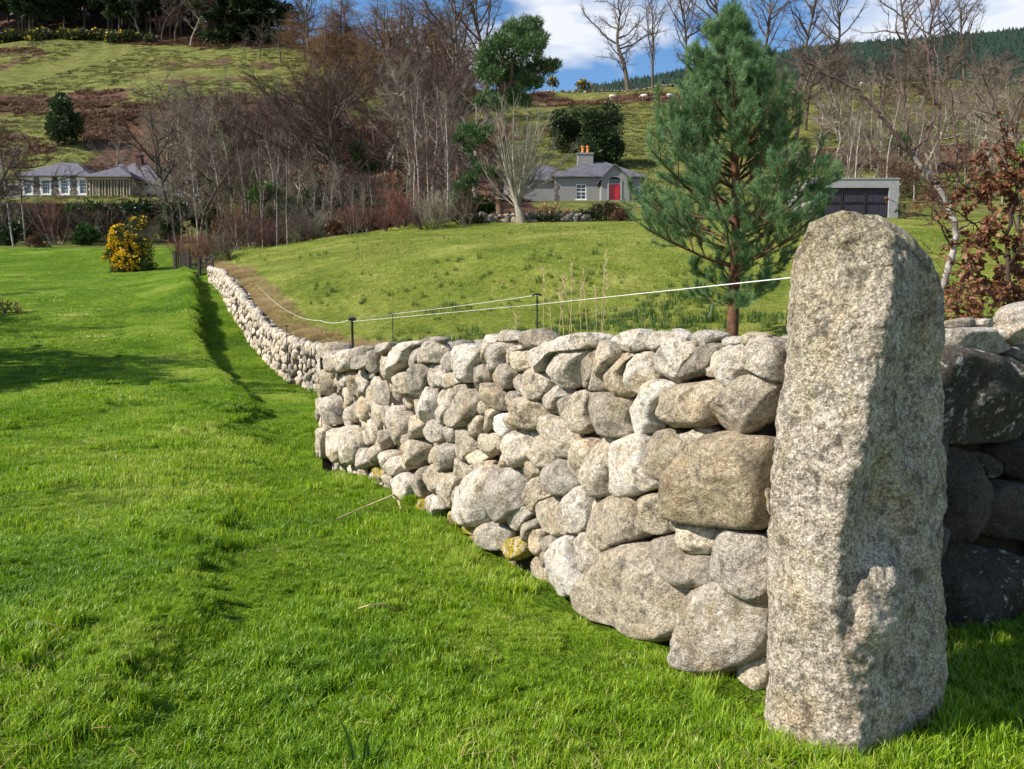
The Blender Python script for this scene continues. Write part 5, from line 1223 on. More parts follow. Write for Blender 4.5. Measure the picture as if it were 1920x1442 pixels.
for k in range(15):
    px = 10 + k * 24 + r.uniform(-6, 6); Y = r.uniform(70, 80)
    plant('scrub', 'scrub_bush', px, Y, r.uniform(55, 95), 'dark tangled scrub growing on the bank below the left house', 'bush', 'scrub below the left house', i=k, wid=1.5)
for px, py, rp, Y, lb, m in ((40, 415, 28, 76, 'dark ivy bush on the terrace wall below the left end of the house', M_DARKLEAF), (95, 420, 26, 77, 'dark ivy bush on the terrace wall below the house windows', M_DARKLEAF), (155, 410, 28, 75, 'green bush on the terrace wall, upper right of the ivy', M_HOLLY), (165, 440, 22, 70, 'low green bush left above the yellow gorse', M_HOLLY), (215, 410, 28, 76, 'dark bush below the bay of the left house', M_DARKLEAF),
                             (270, 405, 28, 74, 'dark bush below the right wing of the left house', M_DARKLEAF), (330, 410, 26, 72, 'dark bush under the spreading bare tree', M_DARKLEAF), (5, 440, 22, 68, 'dark low bush at the left edge above the field', M_DARKLEAF), (388, 405, 26, 74, 'dark bush above the gate hedge', M_DARKLEAF), (70, 455, 16, 66, 'low brown bramble at the top edge of the left field', M_BRACKEN)):
    b, bl = pxblobs(px, Y, [(px + r.uniform(-1, 1) * rp, py + r.uniform(-.8, .9) * rp, rp * r.uniform(.35, .6)) for _ in range(11)])
    bl = [(x_, y_, max(z_, r_ * .6), r_) for x_, y_, z_, r_ in bl]
    blob_plant('evergreen_bush', lb, 'bush', b, bl, m, (.34, .20), 300, int(px))
b, bl = pxblobs(130, 88.8, [(px_ + r.uniform(-4, 4), 394 + r.uniform(-4, 10), r.uniform(9, 13)) for px_ in range(-60, 296, 7)], .4)
blob_plant('garden_hedge', 'dark overgrown hedge along the edge of the terrace in front of the left house', 'hedge', b, bl, M_DARKLEAF, (.30, .18), 260, 91, group=None)
# yellow gorse by the crest of the bank
G = [(215, 450, 20), (236, 440, 18), (262, 425, 15), (274, 418, 11), (205, 468, 14), (225, 470, 22), (250, 470, 24), (270, 458, 16), (215, 490, 18), (240, 495, 24), (265, 490, 20), (230, 515, 18), (252, 517, 18), (272, 510, 14), (200, 480, 9), (240, 455, 18), (281, 500, 10)]
b, bl = pxblobs(245, 48.5, G, .8)
blob_plant('gorse_bush', 'large yellow flowering gorse bush at the end of the grassy bank left of the gate', 'bush', b, bl, M_GORSEL, (.13, .06), 1900, 3, flower=(M_GORSEF, .5))
# brush at the left edge of the field and hedge behind the gate
b, bl = pxblobs(12, 27, [(2, 572, 16), (20, 578, 13), (-14, 570, 18), (38, 582, 8)]); blob_plant('bramble_bush', 'low dark bramble clump cut off by the left edge of the photo', 'bush', b, [(x, y, max(z, .12), r_) for x, y, z, r_ in bl], M_BRACKEN, (.12, .04), 1500, 8)
for k, (px, Y, H, i) in enumerate(((345, 51, 66, 1), (362, 50, 72, 1), (380, 51, 70, 1), (398, 52, 74, 3), (418, 51, 66, 0), (434, 50, 40, 2))):
    plant('scrub', 'hedge_bush', px, Y, H, ['leftmost reddish bush of the leafless hedge behind the gate', 'reddish leafless hedge bush right behind the gate', 'third reddish leafless bush in the hedge behind the gate', 'olive green leafless bush right of the red hedge', 'grey leafless bush where the far wall ends', 'small purple leafless bush behind the far wall end'][k], 'bush', None, i=i, wid=1.15)

# ---- tall Scots pine
SPB = [(985, 42, 16), (1003, 52, 14), (960, 62, 20), (990, 72, 24), (1012, 80, 15), (940, 85, 18), (965, 95, 24), (995, 100, 26), (920, 100, 20), (910, 118, 18), (940, 122, 26), (975, 126, 28), (1010, 120, 20), (1030, 124, 16), (1043, 122, 9), (905, 138, 15), (925, 148, 20), (955, 152, 20), (985, 148, 16), (1000, 155, 14), (945, 175, 20), (970, 178, 18), (915, 178, 14), (900, 190, 12), (930, 195, 14), (985, 190, 12),
       (1010, 150, 11), (870, 245, 13), (885, 250, 16), (860, 262, 12), (900, 262, 15), (880, 278, 12), (915, 250, 12), (900, 320, 12), (880, 340, 16), (862, 352, 14), (855, 375, 12), (875, 372, 12), (925, 325, 10), (890, 300, 9)]
b, bl = pxblobs(938, 58, SPB, .9)
def rel(px, py, Y, b_): p = P(px, py, Y); return (p[0] - b_[0], p[1] - b_[1], p[2] - b_[2])
tr_ = [(*rel(934, 440, 58, b), .30), (*rel(938, 360, 58, b), .25), (*rel(941, 260, 58, b), .21), (*rel(943, 200, 58, b), .17), (*rel(958, 140, 58, b), .14), (*rel(980, 60, 58, b), .06)]
tr_[0] = (tr_[0][0], 0, -.3, .34)
st = [tr_] + [[(*rel(942, sy, 58, b), .09), (*(np.array(rel(942, sy, 58, b)) * .4 + np.array(bb[:3]) * .6 + [0, 0, -.1]), .06), (*bb[:3], .02)] for bb, sy in [(bl[i], y) for i, y in ((5, 170), (8, 175), (9, 175), (13, 160), (14, 165), (20, 210), (23, 215), (27, 285), (28, 280), (29, 290), (33, 350), (34, 365), (36, 380), (17, 180), (16, 190), (3, 120), (2, 110))]]
blob_plant('scots_pine', 'tall Scots pine with uneven green crown standing left of the cottage', 'pine tree', b, bl, M_SNEEDLE, (.30, .07), 1500, 21, stems=st, stemmat=M_SCOTBARK, up=.8)
# bright green conifer and pale shrubs on the right
for px, Y, L_, lb, m, lf, per in ((1905, 30, [(1905, 300, 16), (1915, 325, 20), (1895, 340, 14), (1918, 280, 14), (1885, 355, 10), (1905, 360, 14)], 'bright yellow green conifer at the right edge', M_YGREEN, (.12, .05), 1800),
                    (1690, 80, [(1690, 315, 24), (1665, 330, 20), (1712, 325, 20), (1690, 345, 22), (1672, 300, 14)], 'pale brown bushy shrub behind the roof of the garage', M_BRACKEN, (.35, .07), 330),
                    (1742, 60, [(1735, 375, 24), (1765, 380, 22), (1745, 350, 20), (1720, 395, 16), (1775, 400, 18)], 'pale brown twiggy shrub right of the garage', M_BRACKEN, (.28, .05), 500),
                    (1695, 64, [(1696, 392, 12), (1694, 408, 9)], 'dark small bush against the right end of the garage', M_DARKLEAF, (.2, .12), 400),
                    (1640, 88, [(1690, 258, 15), (1700, 268, 14), (1680, 270, 11)], 'small dark green holly on the slope above the garage', M_HOLLY, (.3, .18), 300)):
    b, bl = pxblobs(px, Y, L_, .8); blob_plant('garden_shrub', lb, 'shrub', b, bl, m, lf, per, int(px))
for k in range(64):
    px = 1550 + 400 * ((k * .618) % 1); Y = r.uniform(70, 150)
    plant(('sapling', 'bare', 'sapling')[k % 3], 'bare_sapling', px, Y, 0, 'thin pale bare tree in the loose copse on the right hand slope', 'tree', 'thin pale bare trees on the right slope', i=(2 if k % 3 == 1 else k % 5), top=r.uniform(130, 260), wid=1.1)
for px, Y, top, lb in ((1520, 110, 190, 'small dark bare tree alone in the pasture right of the young pine'), (1905, 80, 110, 'bare tree at the upper right edge'), (1860, 95, 120, 'reddish bare tree near the upper right edge')):
    plant('bare', 'bare_tree', px, Y, 0, lb, 'tree', None, top=top)
# off the frame to the left: trees whose shadows fall across the field
for x, y, H, kd, i, lb in ((-17, 17.2, 7.5, 'bare', 0, 'bare tree beyond the left edge throwing the lower field shadow'), (-25, 22.5, 8, 'bare', 3, 'bare tree beyond the left edge throwing the upper field shadow'), (-32, 29.5, 7.5, 'bare', 1, 'far bare tree beyond the left edge of the field'), (-38, 36, 8, 'bare', 2, 'farthest bare tree beyond the left edge of the field')):
    tr, cr_, ex = TREES[kd][i]; s = H / TH[kd]; o = thing('bare_tree', lb, 'tree', (x, y, gz(x, y))); o.scale = (s * 1.1, s * 1.1, s); link('trunk', tr, o); link('crown', cr_, o)
b = np.array([-17.6, 14.6, gz(-17.6, 14.6)]); rr = np.random.RandomState(4)
for x_, y_, lb_ in ((-19.0, 17.6, 'leafy evergreen beyond the left edge just behind the nearest one'), (-24.5, 24.2, 'second leafy evergreen beyond the left edge of the field'), (-30.5, 30.6, 'farthest leafy evergreen beyond the left edge of the field')):
    b2 = np.array([x_, y_, gz(x_, y_)]); blob_plant('evergreen_tree', lb_, 'tree', b2, [(rr.uniform(-1.6, 1.6), rr.uniform(-1, 1), rr.uniform(2, 6.0), rr.uniform(.5, .9)) for _ in range(16)], M_DARKLEAF, (.3, .18), 260, 4, stems=[[(0, 0, -.2, .2), (0, 0, 4, .1)]])
blob_plant('evergreen_tree', 'leafy evergreen beyond the left edge whose shadow lies on the field', 'tree', b, [(rr.uniform(-2.0, 2.0), rr.uniform(-1.6, 1.6), rr.uniform(1.8, 6.5), rr.uniform(.7, 1.1)) for _ in range(26)], M_DARKLEAF, (.3, .18), 260, 4, stems=[[(0, 0, -.2, .2), (0, 0, 4, .1)]])

# ------------------------------------------------------------------ the young pine behind the wall
PYD = 11.0; pb = at(1376, PYD); pb[2] = min(pb[2], P(1376, 632, PYD)[2]); r = np.random.RandomState(77)
pine = thing('young_pine_tree', 'bushy young green pine growing behind the wall left of the stone pillar', 'pine tree', pb)
mpx = PYD / FPX; Hp = 630 * mpx + .35
Hp = 4.55
zk = [1.0, 1.25, 1.6, 1.9, 2.3, 2.8, 3.3, 3.8, 4.3, 4.7, 5.0]; wk = [.8, 1.15, 1.38, 1.40, 1.28, 1.10, .90, .66, .40, .20, .06]
tp = np.zeros((1, 26, 3)); tz = np.linspace(-.15, Hp, 26); tp[0, :, 2] = tz; tp[0, :, 0] = .04 * np.sin(tz * 1.1) - .015 * tz; tp[0, :, 1] = .02 * np.sin(tz * 1.7)
trr = (.078 * (1 - tz / (Hp + .3)) ** .8 + .008)[None]
v, q_ = tubes(tp, trr, 10); v = v + nrm(v - np.array([0, 0, 1]) * v[:, 2:3]) * (fbm(v * 18, 2, 3) * .006)[:, None] * [1, 1, 0]
link('trunk', mesh_np('trunk', v, q_, M_PINEBARK, True), pine)
bst, bdir, blen = [], [], []
z = .55; azs = 0
while z < Hp - .15:
    nw = 3 if z < .9 else r.randint(5, 8)
    for k in range(nw):
        a = azs + k * 2 * pi / nw + r.normal(0, .25); w = float(np.interp(z + .40, zk, wk)) * r.uniform(.72, 1.1) * (1.02 - .10 * cos(a))
        if z < .9: w *= .75
        el = np.interp(z, [.5, 1.2, 2.5, 4, 5], [.10, .22, .55, .95, 1.3]) + r.normal(0, .08)
        bst.append([np.interp(z, tz, tp[0, :, 0]), np.interp(z, tz, tp[0, :, 1]), z + r.normal(0, .03)]); bdir.append([cos(a), sin(a), math.tan(min(el, 1.3)) * .8]); blen.append(w * 1.15)
    azs += 1.1; z += r.uniform(.15, .23)
bst = np.array(bst); bdir = nrm(np.array(bdir)); blen = np.array(blen)
def mk(start, d, ln, N, wander, up):
    pts = np.zeros((len(start), N, 3)); pts[:, 0] = start; d = nrm(d)
    for k in range(1, N):
        d = nrm(d + r.normal(0, wander, d.shape) + [0, 0, up / N]); pts[:, k] = pts[:, k - 1] + d * (ln / (N - 1))[:, None]
    return pts
B1 = mk(bst, bdir, blen, 9, .05, .55)
def kids(Bp, n, t0, ang, ratio, lens, N, up, minlen=.08):
    Bn, N0, _ = Bp.shape; t = t0 + (1 - t0) * (np.tile(np.arange(n), (Bn, 1)) + r.rand(Bn, n)) / n; t = np.clip(t, 0, .99); f = t * (N0 - 1); i = f.astype(int); w = (f - i)[..., None]; bi = np.arange(Bn)[:, None]
    s_ = Bp[bi, i] * (1 - w) + Bp[bi, i + 1] * w; tg = nrm(Bp[bi, i + 1] - Bp[bi, i]); a1 = nrm(np.cross(tg, nrm(r.normal(size=tg.shape) * [.6, .6, 1.2]))); an = np.radians(ang) * r.uniform(.7, 1.2, t.shape)
    d = tg * np.cos(an)[..., None] + a1 * np.sin(an)[..., None]; l = np.maximum(lens[:, None] * ratio * (1.15 - .75 * t) * r.uniform(.7, 1.2, t.shape), minlen)
    return mk(s_.reshape(-1, 3), d.reshape(-1, 3), l.reshape(-1), N, .05, up), l.reshape(-1)
B2, l2 = kids(B1, 9, .28, 50, .42, blen, 6, 1.1)
B3_, l3 = kids(B2, 4, .2, 42, .5, l2, 4, .9, .11)
mb = MB()
for Bp, r0, k in ((B1, .016, 6), (B2, .007, 4), (B3_, .004, 3)):
    N = Bp.shape[1]; R0 = (r0 * np.clip(np.linalg.norm(Bp[:, -1] - Bp[:, 0], axis=1) / (1.0 if k == 6 else .4), .35, 1.3))[:, None] * np.linspace(1, .35, N)[None]
    v, q_ = tubes(Bp, R0, k); mb.add(v, q_)
link('branches', mb.mesh('branches', M_PINEBARK, True), pine)
def brush(Bp, t0, dens, ln, w, r):
    """needles set all round the outer part of each shoot, pointing forwards"""
    Vs, Rn = [], []
    Bn, N, _ = Bp.shape; Lb = np.linalg.norm(np.diff(Bp, axis=1), axis=2).sum(1); cnt = np.maximum((Lb * (1 - t0) * dens).astype(int), 10)
    bi = np.repeat(np.arange(Bn), cnt); t = t0 + (1 - t0) * r.rand(len(bi)); f = np.clip(t, 0, .995) * (N - 1); i = f.astype(int); ww = (f - i)[:, None]
    s_ = Bp[bi, i] * (1 - ww) + Bp[bi, i + 1] * ww; tg = nrm(Bp[bi, i + 1] - Bp[bi, i]); pr = nrm(np.cross(tg, r.normal(size=tg.shape)))
    an = np.radians(r.uniform(22, 62, len(bi)))[:, None]; d = nrm(tg * np.cos(an) + pr * np.sin(an)); sd_ = nrm(np.cross(d, r.normal(size=d.shape)))
    l = ln * r.uniform(.7, 1.2, (len(bi), 1))
    return np.stack([s_ - sd_ * w * .5, s_ + sd_ * w * .5, s_ + d * l], 1).reshape(-1, 3), np.repeat(r.rand(len(bi)) * .6 + .4 * r.rand(Bn)[bi], 3)
tip = mk(tp[:, -3], np.array([[0, 0, 1.]]), np.array([.5]), 6, .01, 0)
parts = [brush(B3_, .1, 560, .078, .0050, r), brush(B2, .42, 560, .080, .0052, r), brush(B1, .6, 500, .082, .0052, r), brush(tip, 0, 500, .08, .005, r)]
V = np.concatenate([p_[0] for p_ in parts]); rn = np.concatenate([p_[1] for p_ in parts])
print('pine needles', len(V) // 3)
link('needles', mesh_np('needles', V, np.arange(len(V)).reshape(-1, 3), M_NEEDLE, False, dict(rnd=rn)), pine)

# ------------------------------------------------------------------ birch and beech on the right, behind the wall
def polytree(name, label, cat, base, limbs, mat, twmat, seed, tw=(14, 7), twl=.5, r0s=None, leaf=None, Y=5.):
    root = thing(name, label, cat, base); r_ = np.random.RandomState(seed); mb = MB(); mt = MB(); T2 = []
    for li, (pts, ra, rb) in enumerate(limbs):
        p = np.array([np.array(P(x, y, Y + dy)) - base for x, y, dy in pts]); t = np.linspace(0, len(p) - 1, len(p) * 5)
        c = np.stack([np.interp(t, np.arange(len(p)), p[:, k]) for k in range(3)], 1)
        for _ in range(2): c[1:-1] = .25 * c[:-2] + .5 * c[1:-1] + .25 * c[2:]
        ln = np.linalg.norm(np.diff(c, axis=0), axis=1).sum(); c[1:-1] += r_.normal(0, .006, (len(c) - 2, 3))
        v, q2 = tubes(c[None], .78 * np.linspace(ra, rb, len(c))[None], 9); (mb if ra > .03 else mt).add(v, q2); T2.append((c, ln))
    for c, ln in T2:
        n = max(2, int(ln * tw[0])); i = r_.randint(len(c) // 5, len(c) - 1, n); tg = nrm(c[i + 1] - c[i]); pr = nrm(np.cross(tg, r_.normal(size=tg.shape)))
        d = nrm(tg * .75 + pr * .8 + [0, 0, .15]); l = twl * r_.uniform(.3, 1.1, n)
        g1 = np.zeros((n, 6, 3)); g1[:, 0] = c[i]
        for k in range(1, 6): d = nrm(d + r_.normal(0, .13, d.shape) + [0, 0, .04]); g1[:, k] = g1[:, k - 1] + d * (l / 5)[:, None]
        v, q2 = tubes(g1, np.linspace(.0035, .0012, 6)[None] * np.ones((n, 1)), 4); mt.add(v, q2)
        m = tw[1]; bi = np.repeat(np.arange(n), m); j = r_.randint(1, 5, n * m); dd = nrm(nrm(g1[bi, j] - g1[bi, j - 1]) + .8 * nrm(r_.normal(size=(n * m, 3)))); l2_ = l[bi] * r_.uniform(.2, .5, n * m)
        g2_ = np.stack([g1[bi, j] + dd * (l2_ * q3)[:, None] + r_.normal(0, .003, (n * m, 3)) * (q3 > 0) for q3 in (0, .33, .66, 1)], 1)
        v, q2 = tubes(g2_, np.linspace(.0020, .0009, 4)[None] * np.ones((n * m, 1)), 3); mt.add(v, q2)
        if leaf is not None: leaf.append((g1 + base, g2_ + base, tg))
    if mb.n: link('trunk', mb.mesh('trunk', mat, True), root)
    link('twigs', mt.mesh('twigs', twmat, True), root)
    return root
def leaves(root, anchors, base, r_, n, size, mat):
    """curled hanging dead leaves"""
    A_ = anchors[r_.randint(0, len(anchors), n)] - base; d = nrm(r_.normal(size=(n, 3)) * [1, 1, .5] + [0, 0, -.75]); s_ = nrm(np.cross(d, r_.normal(size=(n, 3)))); u = np.cross(d, s_)
    l = size * r_.uniform(.5, 1.1, (n, 1)); w = l * r_.uniform(.28, .42, (n, 1)); cu = l * r_.uniform(.05, .35, (n, 1))
    V = []
    for t, ww in ((0, .0), (.25, .8), (.6, 1.), (1., .0)):
        mid = A_ + d * l * t + u * cu * (t * t) * 1.2
        if ww == 0: V += [mid]
        else: V += [mid - s_ * w * ww + u * cu * .5, mid, mid + s_ * w * ww + u * cu * .5]
    V = np.stack(V, 1); k = np.arange(n)[:, None] * 8
    T_ = np.concatenate([k + np.array([[0, 1, 2]]), k + np.array([[0, 2, 3]]), k + np.array([[4, 7, 5]]), k + np.array([[5, 7, 6]])]); Q_ = np.concatenate([k + np.array([[1, 4, 5, 2]]), k + np.array([[2, 5, 6, 3]])])
    link('leaves', mesh_np('leaves', V.reshape(-1, 3), [T_, Q_], mat, True, dict(rnd=np.repeat(r_.rand(n), 8))), root)
bY = 6.2; bb = np.array([*P(1758, 600, bY)[:2], gz(P(1758, 600, bY)[0], bY)]); 
def lm(pts, ra, rb): return ([(x, y, dy) for x, y, dy in pts], ra, rb)
polytree('young_birch', 'young silver birch with pinkish white bark behind the wall, right of the pillar', 'birch', bb,
    [lm([(1752, 680, 0), (1763, 560, 0), (1775, 510, 0), (1788, 470, 0), (1793, 430, .05), (1780, 395, .1), (1765, 360, .1), (1745, 335, .1), (1722, 305, .1), (1706, 284, .1)], .038, .018),
     lm([(1706, 284, .1), (1680, 255, .1), (1655, 222, .1), (1636, 198, .1), (1610, 170, .1), (1580, 152, .1), (1550, 140, .1), (1520, 122, .1), (1500, 105, .1), (1488, 75, .1)], .021, .005),
     lm([(1708, 284, .1), (1730, 268, .2), (1745, 245, .2), (1752, 215, .2), (1748, 165, .2), (1740, 110, .2), (1732, 70, .2), (1722, 20, .2), (1715, -30, .2)], .014, .004),
     lm([(1706, 284, .1), (1700, 235, 0), (1695, 200, 0), (1680, 140, 0), (1672, 80, 0), (1665, 20, 0)], .009, .003),
     lm([(1793, 300, .3), (1794, 270, .3), (1790, 235, .3), (1786, 190, .3), (1780, 150, .3), (1772, 110, .3), (1762, 50, .3), (1755, -20, .3)], .014, .005),
     lm([(1788, 470, 0), (1762, 420, -.1), (1752, 390, -.2), (1745, 360, -.2)], .012, .004), lm([(1780, 400, .1), (1795, 350, .3), (1793, 300, .3)], .016, .012),
     lm([(1772, 112, .3), (1790, 95, .4), (1805, 60, .4), (1812, 10, .4)], .009, .003), lm([(1790, 430, .05), (1840, 415, .2), (1865, 398, .3)], .010, .004),
     lm([(1760, 245, .2), (1762, 190, .2), (1758, 120, .2), (1750, 40, .2), (1748, -20, .2)], .010, .004), lm([(1762, 300, .2), (1760, 245, .2)], .010, .008),
     lm([(1830, 330, .4), (1890, 240, .5), (1925, 165, .5), (1950, 110, .5)], .012, .006), lm([(1795, 380, .2), (1830, 330, .4)], .012, .012),
     lm([(1758, 570, 0), (1735, 545, -.1), (1722, 520, -.1)], .008, .003), lm([(1892, 370, .5), (1888, 300, .5), (1880, 240, .5), (1860, 180, .5), (1830, 120, .5), (1818, 60, .5)], .010, .004)],
    M_BIRCH, M_TWIGP, 5, (4.5, 3), .38, Y=bY)
anch = []; hY = 5.2; hb = np.array([*P(1900, 600, hY)[:2], gz(P(1900, 600, hY)[0], hY)])
LB = [lm([(1900, 690, 0), (1896, 600, 0), (1888, 520, 0), (1890, 440, 0), (1905, 360, 0), (1920, 300, 0)], .026, .010)]
for pts in ([(1895, 640, 0), (1850, 600, -.1), (1800, 575, -.1), (1770, 560, -.1)], [(1890, 560, 0), (1850, 520, -.1), (1805, 500, -.2), (1780, 480, -.2)], [(1888, 520, 0), (1860, 470, .1), (1840, 430, .1), (1800, 400, .1), (1770, 385, 0), (1740, 375, 0)], [(1890, 450, 0), (1860, 400, .1), (1830, 360, .1), (1790, 340, .1), (1750, 330, .1)],
            [(1895, 600, 0), (1925, 540, .1), (1950, 480, .1)], [(1890, 500, 0), (1920, 450, -.2), (1950, 400, -.2)], [(1900, 380, 0), (1870, 340, .1), (1850, 310, .1)], [(1898, 640, 0), (1860, 630, -.3), (1820, 612, -.4)], [(1898, 640, 0), (1930, 600, -.2), (1960, 560, -.2)], [(1905, 360, 0), (1930, 330, 0), (1950, 300, 0)], [(1890, 540, 0), (1860, 545, -.2), (1820, 540, -.3), (1790, 530, -.3)], [(1888, 480, 0), (1845, 470, .2), (1800, 455, .2), (1772, 440, .2)]):
    LB.append(lm(pts, .010, .003))
hr = polytree('beech_bush', 'young beech holding its curled rusty brown dead leaves at the right edge behind the wall', 'beech', hb, LB, M_BARK, M_TWIGD, 8, (16, 5), .34, leaf=anch, Y=hY)
ap = np.concatenate([np.concatenate([g1[:, 2:].reshape(-1, 3), g2_[:, 1:].reshape(-1, 3)]) for g1, g2_, _ in anch])
rb_ = np.random.RandomState(9)
kd = 1 - np.clip((1830 - (CX + FPX * ap[:, 0] / ap[:, 1])) / 80, 0, .95); ap = ap[rb_.rand(len(ap)) < kd]
leaves(hr, ap, hb, rb_, 5200, .042, M_BEECHLEAF)
# ------------------------------------------------------------------ buildings
M_RENDER = mat_simple('grey_roughcast', (.20, .195, .19), (.29, .285, .275), 6, .9, .4, .01)
M_WHITE = mat_simple('white_paint', (.74, .74, .72), (.82, .82, .80), 4, .6, .05, .003)
M_CREAM = mat_simple('cream_stone', (.26, .22, .15), (.38, .33, .24), 3, .8, .2, .01)
M_RED = mat_simple('red_door_paint', (.42, .006, .014), (.52, .012, .02), 3, .35, .05, .003, .5)
M_POT = mat_simple('orange_clay', (.55, .20, .05), (.72, .30, .09), 5, .8, .2, .01)
M_GLASS = new_mat('window_glass', .08, .8)[0]; M_GLASS.node_tree.nodes['Principled BSDF'].inputs['Base Color'].default_value = (.02, .024, .03, 1)
M_CONC = mat_simple('pale_concrete', (.27, .27, .27), (.38, .375, .37), 2, .9, .3, .01)
M_SLATW = mat_simple('dark_slatted_wood', (.035, .03, .045), (.085, .075, .10), 5, .6, .2, .01)
M_BRICKD = mat_simple('dark_red_brick', (.09, .045, .04), (.18, .09, .08), 6, .9, .4, .01)
M_BLACK = mat_simple('black_plastic', (.015, .015, .016), (.04, .04, .042), 9, .5, .1, .003)
def mat_slate():
    m, nt, b = new_mat('purple_grey_slate', .55, .4)
    v = nd(nt, 'ShaderNodeTexCoord').outputs['Object']
    br_ = nd(nt, 'ShaderNodeTexBrick', i_Scale=1.0); nt.links.new(v, br_.inputs['Vector'])
    br_.inputs['Brick Width'].default_value = .34; br_.inputs['Row Height'].default_value = .22; br_.inputs['Mortar Size'].default_value = .012
    br_.inputs['Color1'].default_value = (.075, .07, .085, 1); br_.inputs['Color2'].default_value = (.12, .11, .13, 1); br_.inputs['Mortar'].default_value = (.05, .045, .05, 1)
    c = mixc(nt, ramp(nt, noise(nt, v, 1.6, 5, .7), [(.4, 0.), (.65, .6)]), br_.outputs['Color'], (.19, .175, .19))
    nt.links.new(c, b.inputs['Base Color']); bump(nt, b, br_.outputs['Fac'], -.4, .02); return m
M_SLATE = mat_slate()
def mat_rubble():
    m, nt, b = new_mat('rubble_stone', .95, .15)
    v = nd(nt, 'ShaderNodeTexCoord').outputs['Object']
    vo = nd(nt, 'ShaderNodeTexVoronoi', i_Scale=3.6); nt.links.new(v, vo.inputs['Vector'])
    vd = nd(nt, 'ShaderNodeTexVoronoi', feature='DISTANCE_TO_EDGE', i_Scale=3.6); nt.links.new(v, vd.inputs['Vector'])
    g = nd(nt, 'ShaderNodeSeparateColor'); nt.links.new(vo.outputs['Color'], g.inputs[0])
    c = ramp(nt, g.outputs[0], [(0, (.05, .04, .042)), (.5, (.13, .105, .10)), (1, (.27, .24, .21))])
    c = mixc(nt, ramp(nt, vd.outputs[0], [(.03, 1.), (.08, 0.)]), c, (.20, .19, .17))
    nt.links.new(c, b.inputs['Base Color']); bump(nt, b, vd.outputs[0], .5, .05); return m
M_RUBBLE = mat_rubble()
def part(name, mb, mat, parent, label=None, smooth=False):
    o = link(name, mb.mesh(name, mat, smooth), parent)
    if label: o['label'] = label
    return o
def hip(mb, x0, x1, y0, y1, z, h, over=.25, th=.10, inset=None):
    x0 -= over; x1 += over; y0 -= over; y1 += over; i = (y1 - y0) / 2 if inset is None else inset; ym = (y0 + y1) / 2
    A_ = [[x0, y0, z], [x1, y0, z], [x1, y1, z], [x0, y1, z], [x0 + i, ym, z + h], [x1 - i, ym, z + h]]
    B_ = [[a[0], a[1], z - th] for a in A_[:4]]
    mb.add(A_ + B_, [[[0, 1, 5, 4], [2, 3, 4, 5], [0, 6, 7, 1], [1, 7, 8, 2], [2, 8, 9, 3], [3, 9, 6, 0], [6, 9, 8, 7]], [[1, 2, 5], [3, 0, 4]]])
def window(parent, x0, x1, z0, z1, y, nxp=2, nzp=4, fr=.07, mat=None, name='window', surround=None, sill=True):
    f = MB(); d = .08
    f.box([x0, y - d, z0], [x0 + fr, y + .04, z1]); f.box([x1 - fr, y - d, z0], [x1, y + .04, z1])
    f.box([x0 + fr, y - d, z1 - fr], [x1 - fr, y + .04, z1]); f.box([x0 + fr, y - d, z0], [x1 - fr, y + .04, z0 + fr])
    iw = (x1 - x0 - 2 * fr); ih = (z1 - z0 - 2 * fr)
    for k in range(1, nxp): xx = x0 + fr + iw * k / nxp; f.box([xx - .018, y - .045, z0 + fr], [xx + .018, y - .012, z1 - fr])
    for k in range(1, nzp): zz = z0 + fr + ih * k / nzp; f.box([x0 + fr, y - .040, zz - (.04 if k * 2 == nzp else .018)], [x1 - fr, y - .014, zz + (.04 if k * 2 == nzp else .018)])
    w = part(name, f, mat or M_WHITE, parent)
    g = MB(); g.box([x0 + fr, y - .01, z0 + fr], [x1 - fr, y + .02, z1 - fr]); part('pane', g, M_GLASS, w)
    if sill: s_ = MB(); s_.box([x0 - .12, y - .16, z0 - .10], [x1 + .12, y - .082, z0 - .002]); part('sill', s_, mat or M_WHITE, w)
    return w
def loc(px, py, Y, b_): p = P(px, py, Y); return p[0] - b_[0], p[2] - b_[2]
def wall_with_holes(mb, x0, x1, z0, z1, y0, y1, holes):
    """front wall y0..y1 with rectangular openings (x0,x1,z0,z1), sorted"""
    xs = x0
    for (a, b_, c, d) in sorted(holes):
        mb.box([xs, y0, z0], [a, y1, z1]); mb.box([a, y0, z0], [b_, y1, c]); mb.box([a, y0, d], [b_, y1, z1]); xs = b_
    mb.box([xs, y0, z0], [x1, y1, z1])
# ---- cottage with the red door
cY = 80.; cb = np.array([P(1100, 400, cY)[0], cY, P(1100, 382, cY)[2]])
cot = thing('cottage', 'grey rendered cottage with slate roof, porch gable and red front door', 'house', cb)
U = lambda px, py=380: loc(px, py, cY, cb)[0]
Z = lambda py: loc(1100, py, cY, cb)[1]
ZR = lambda py, dy: P(1100, py, cY + dy)[2] - cb[2]
xL, xR = U(1040), U(1205); eave = Z(331)
w1 = (U(1080), U(1099), Z(374), Z(345))
mb = MB(); wall_with_holes(mb, xL, xR, -2.5, eave, 0, .3, [w1]); mb.box([xL, .3, -2.5], [xL + .3, 6.5, eave]); mb.box([xR - .3, .3, -2.5], [xR, 6.5, eave]); mb.box([xL, 6.5, -2.5], [xR, 6.8, eave])
wl_ = part('wall', mb, M_RENDER, cot)
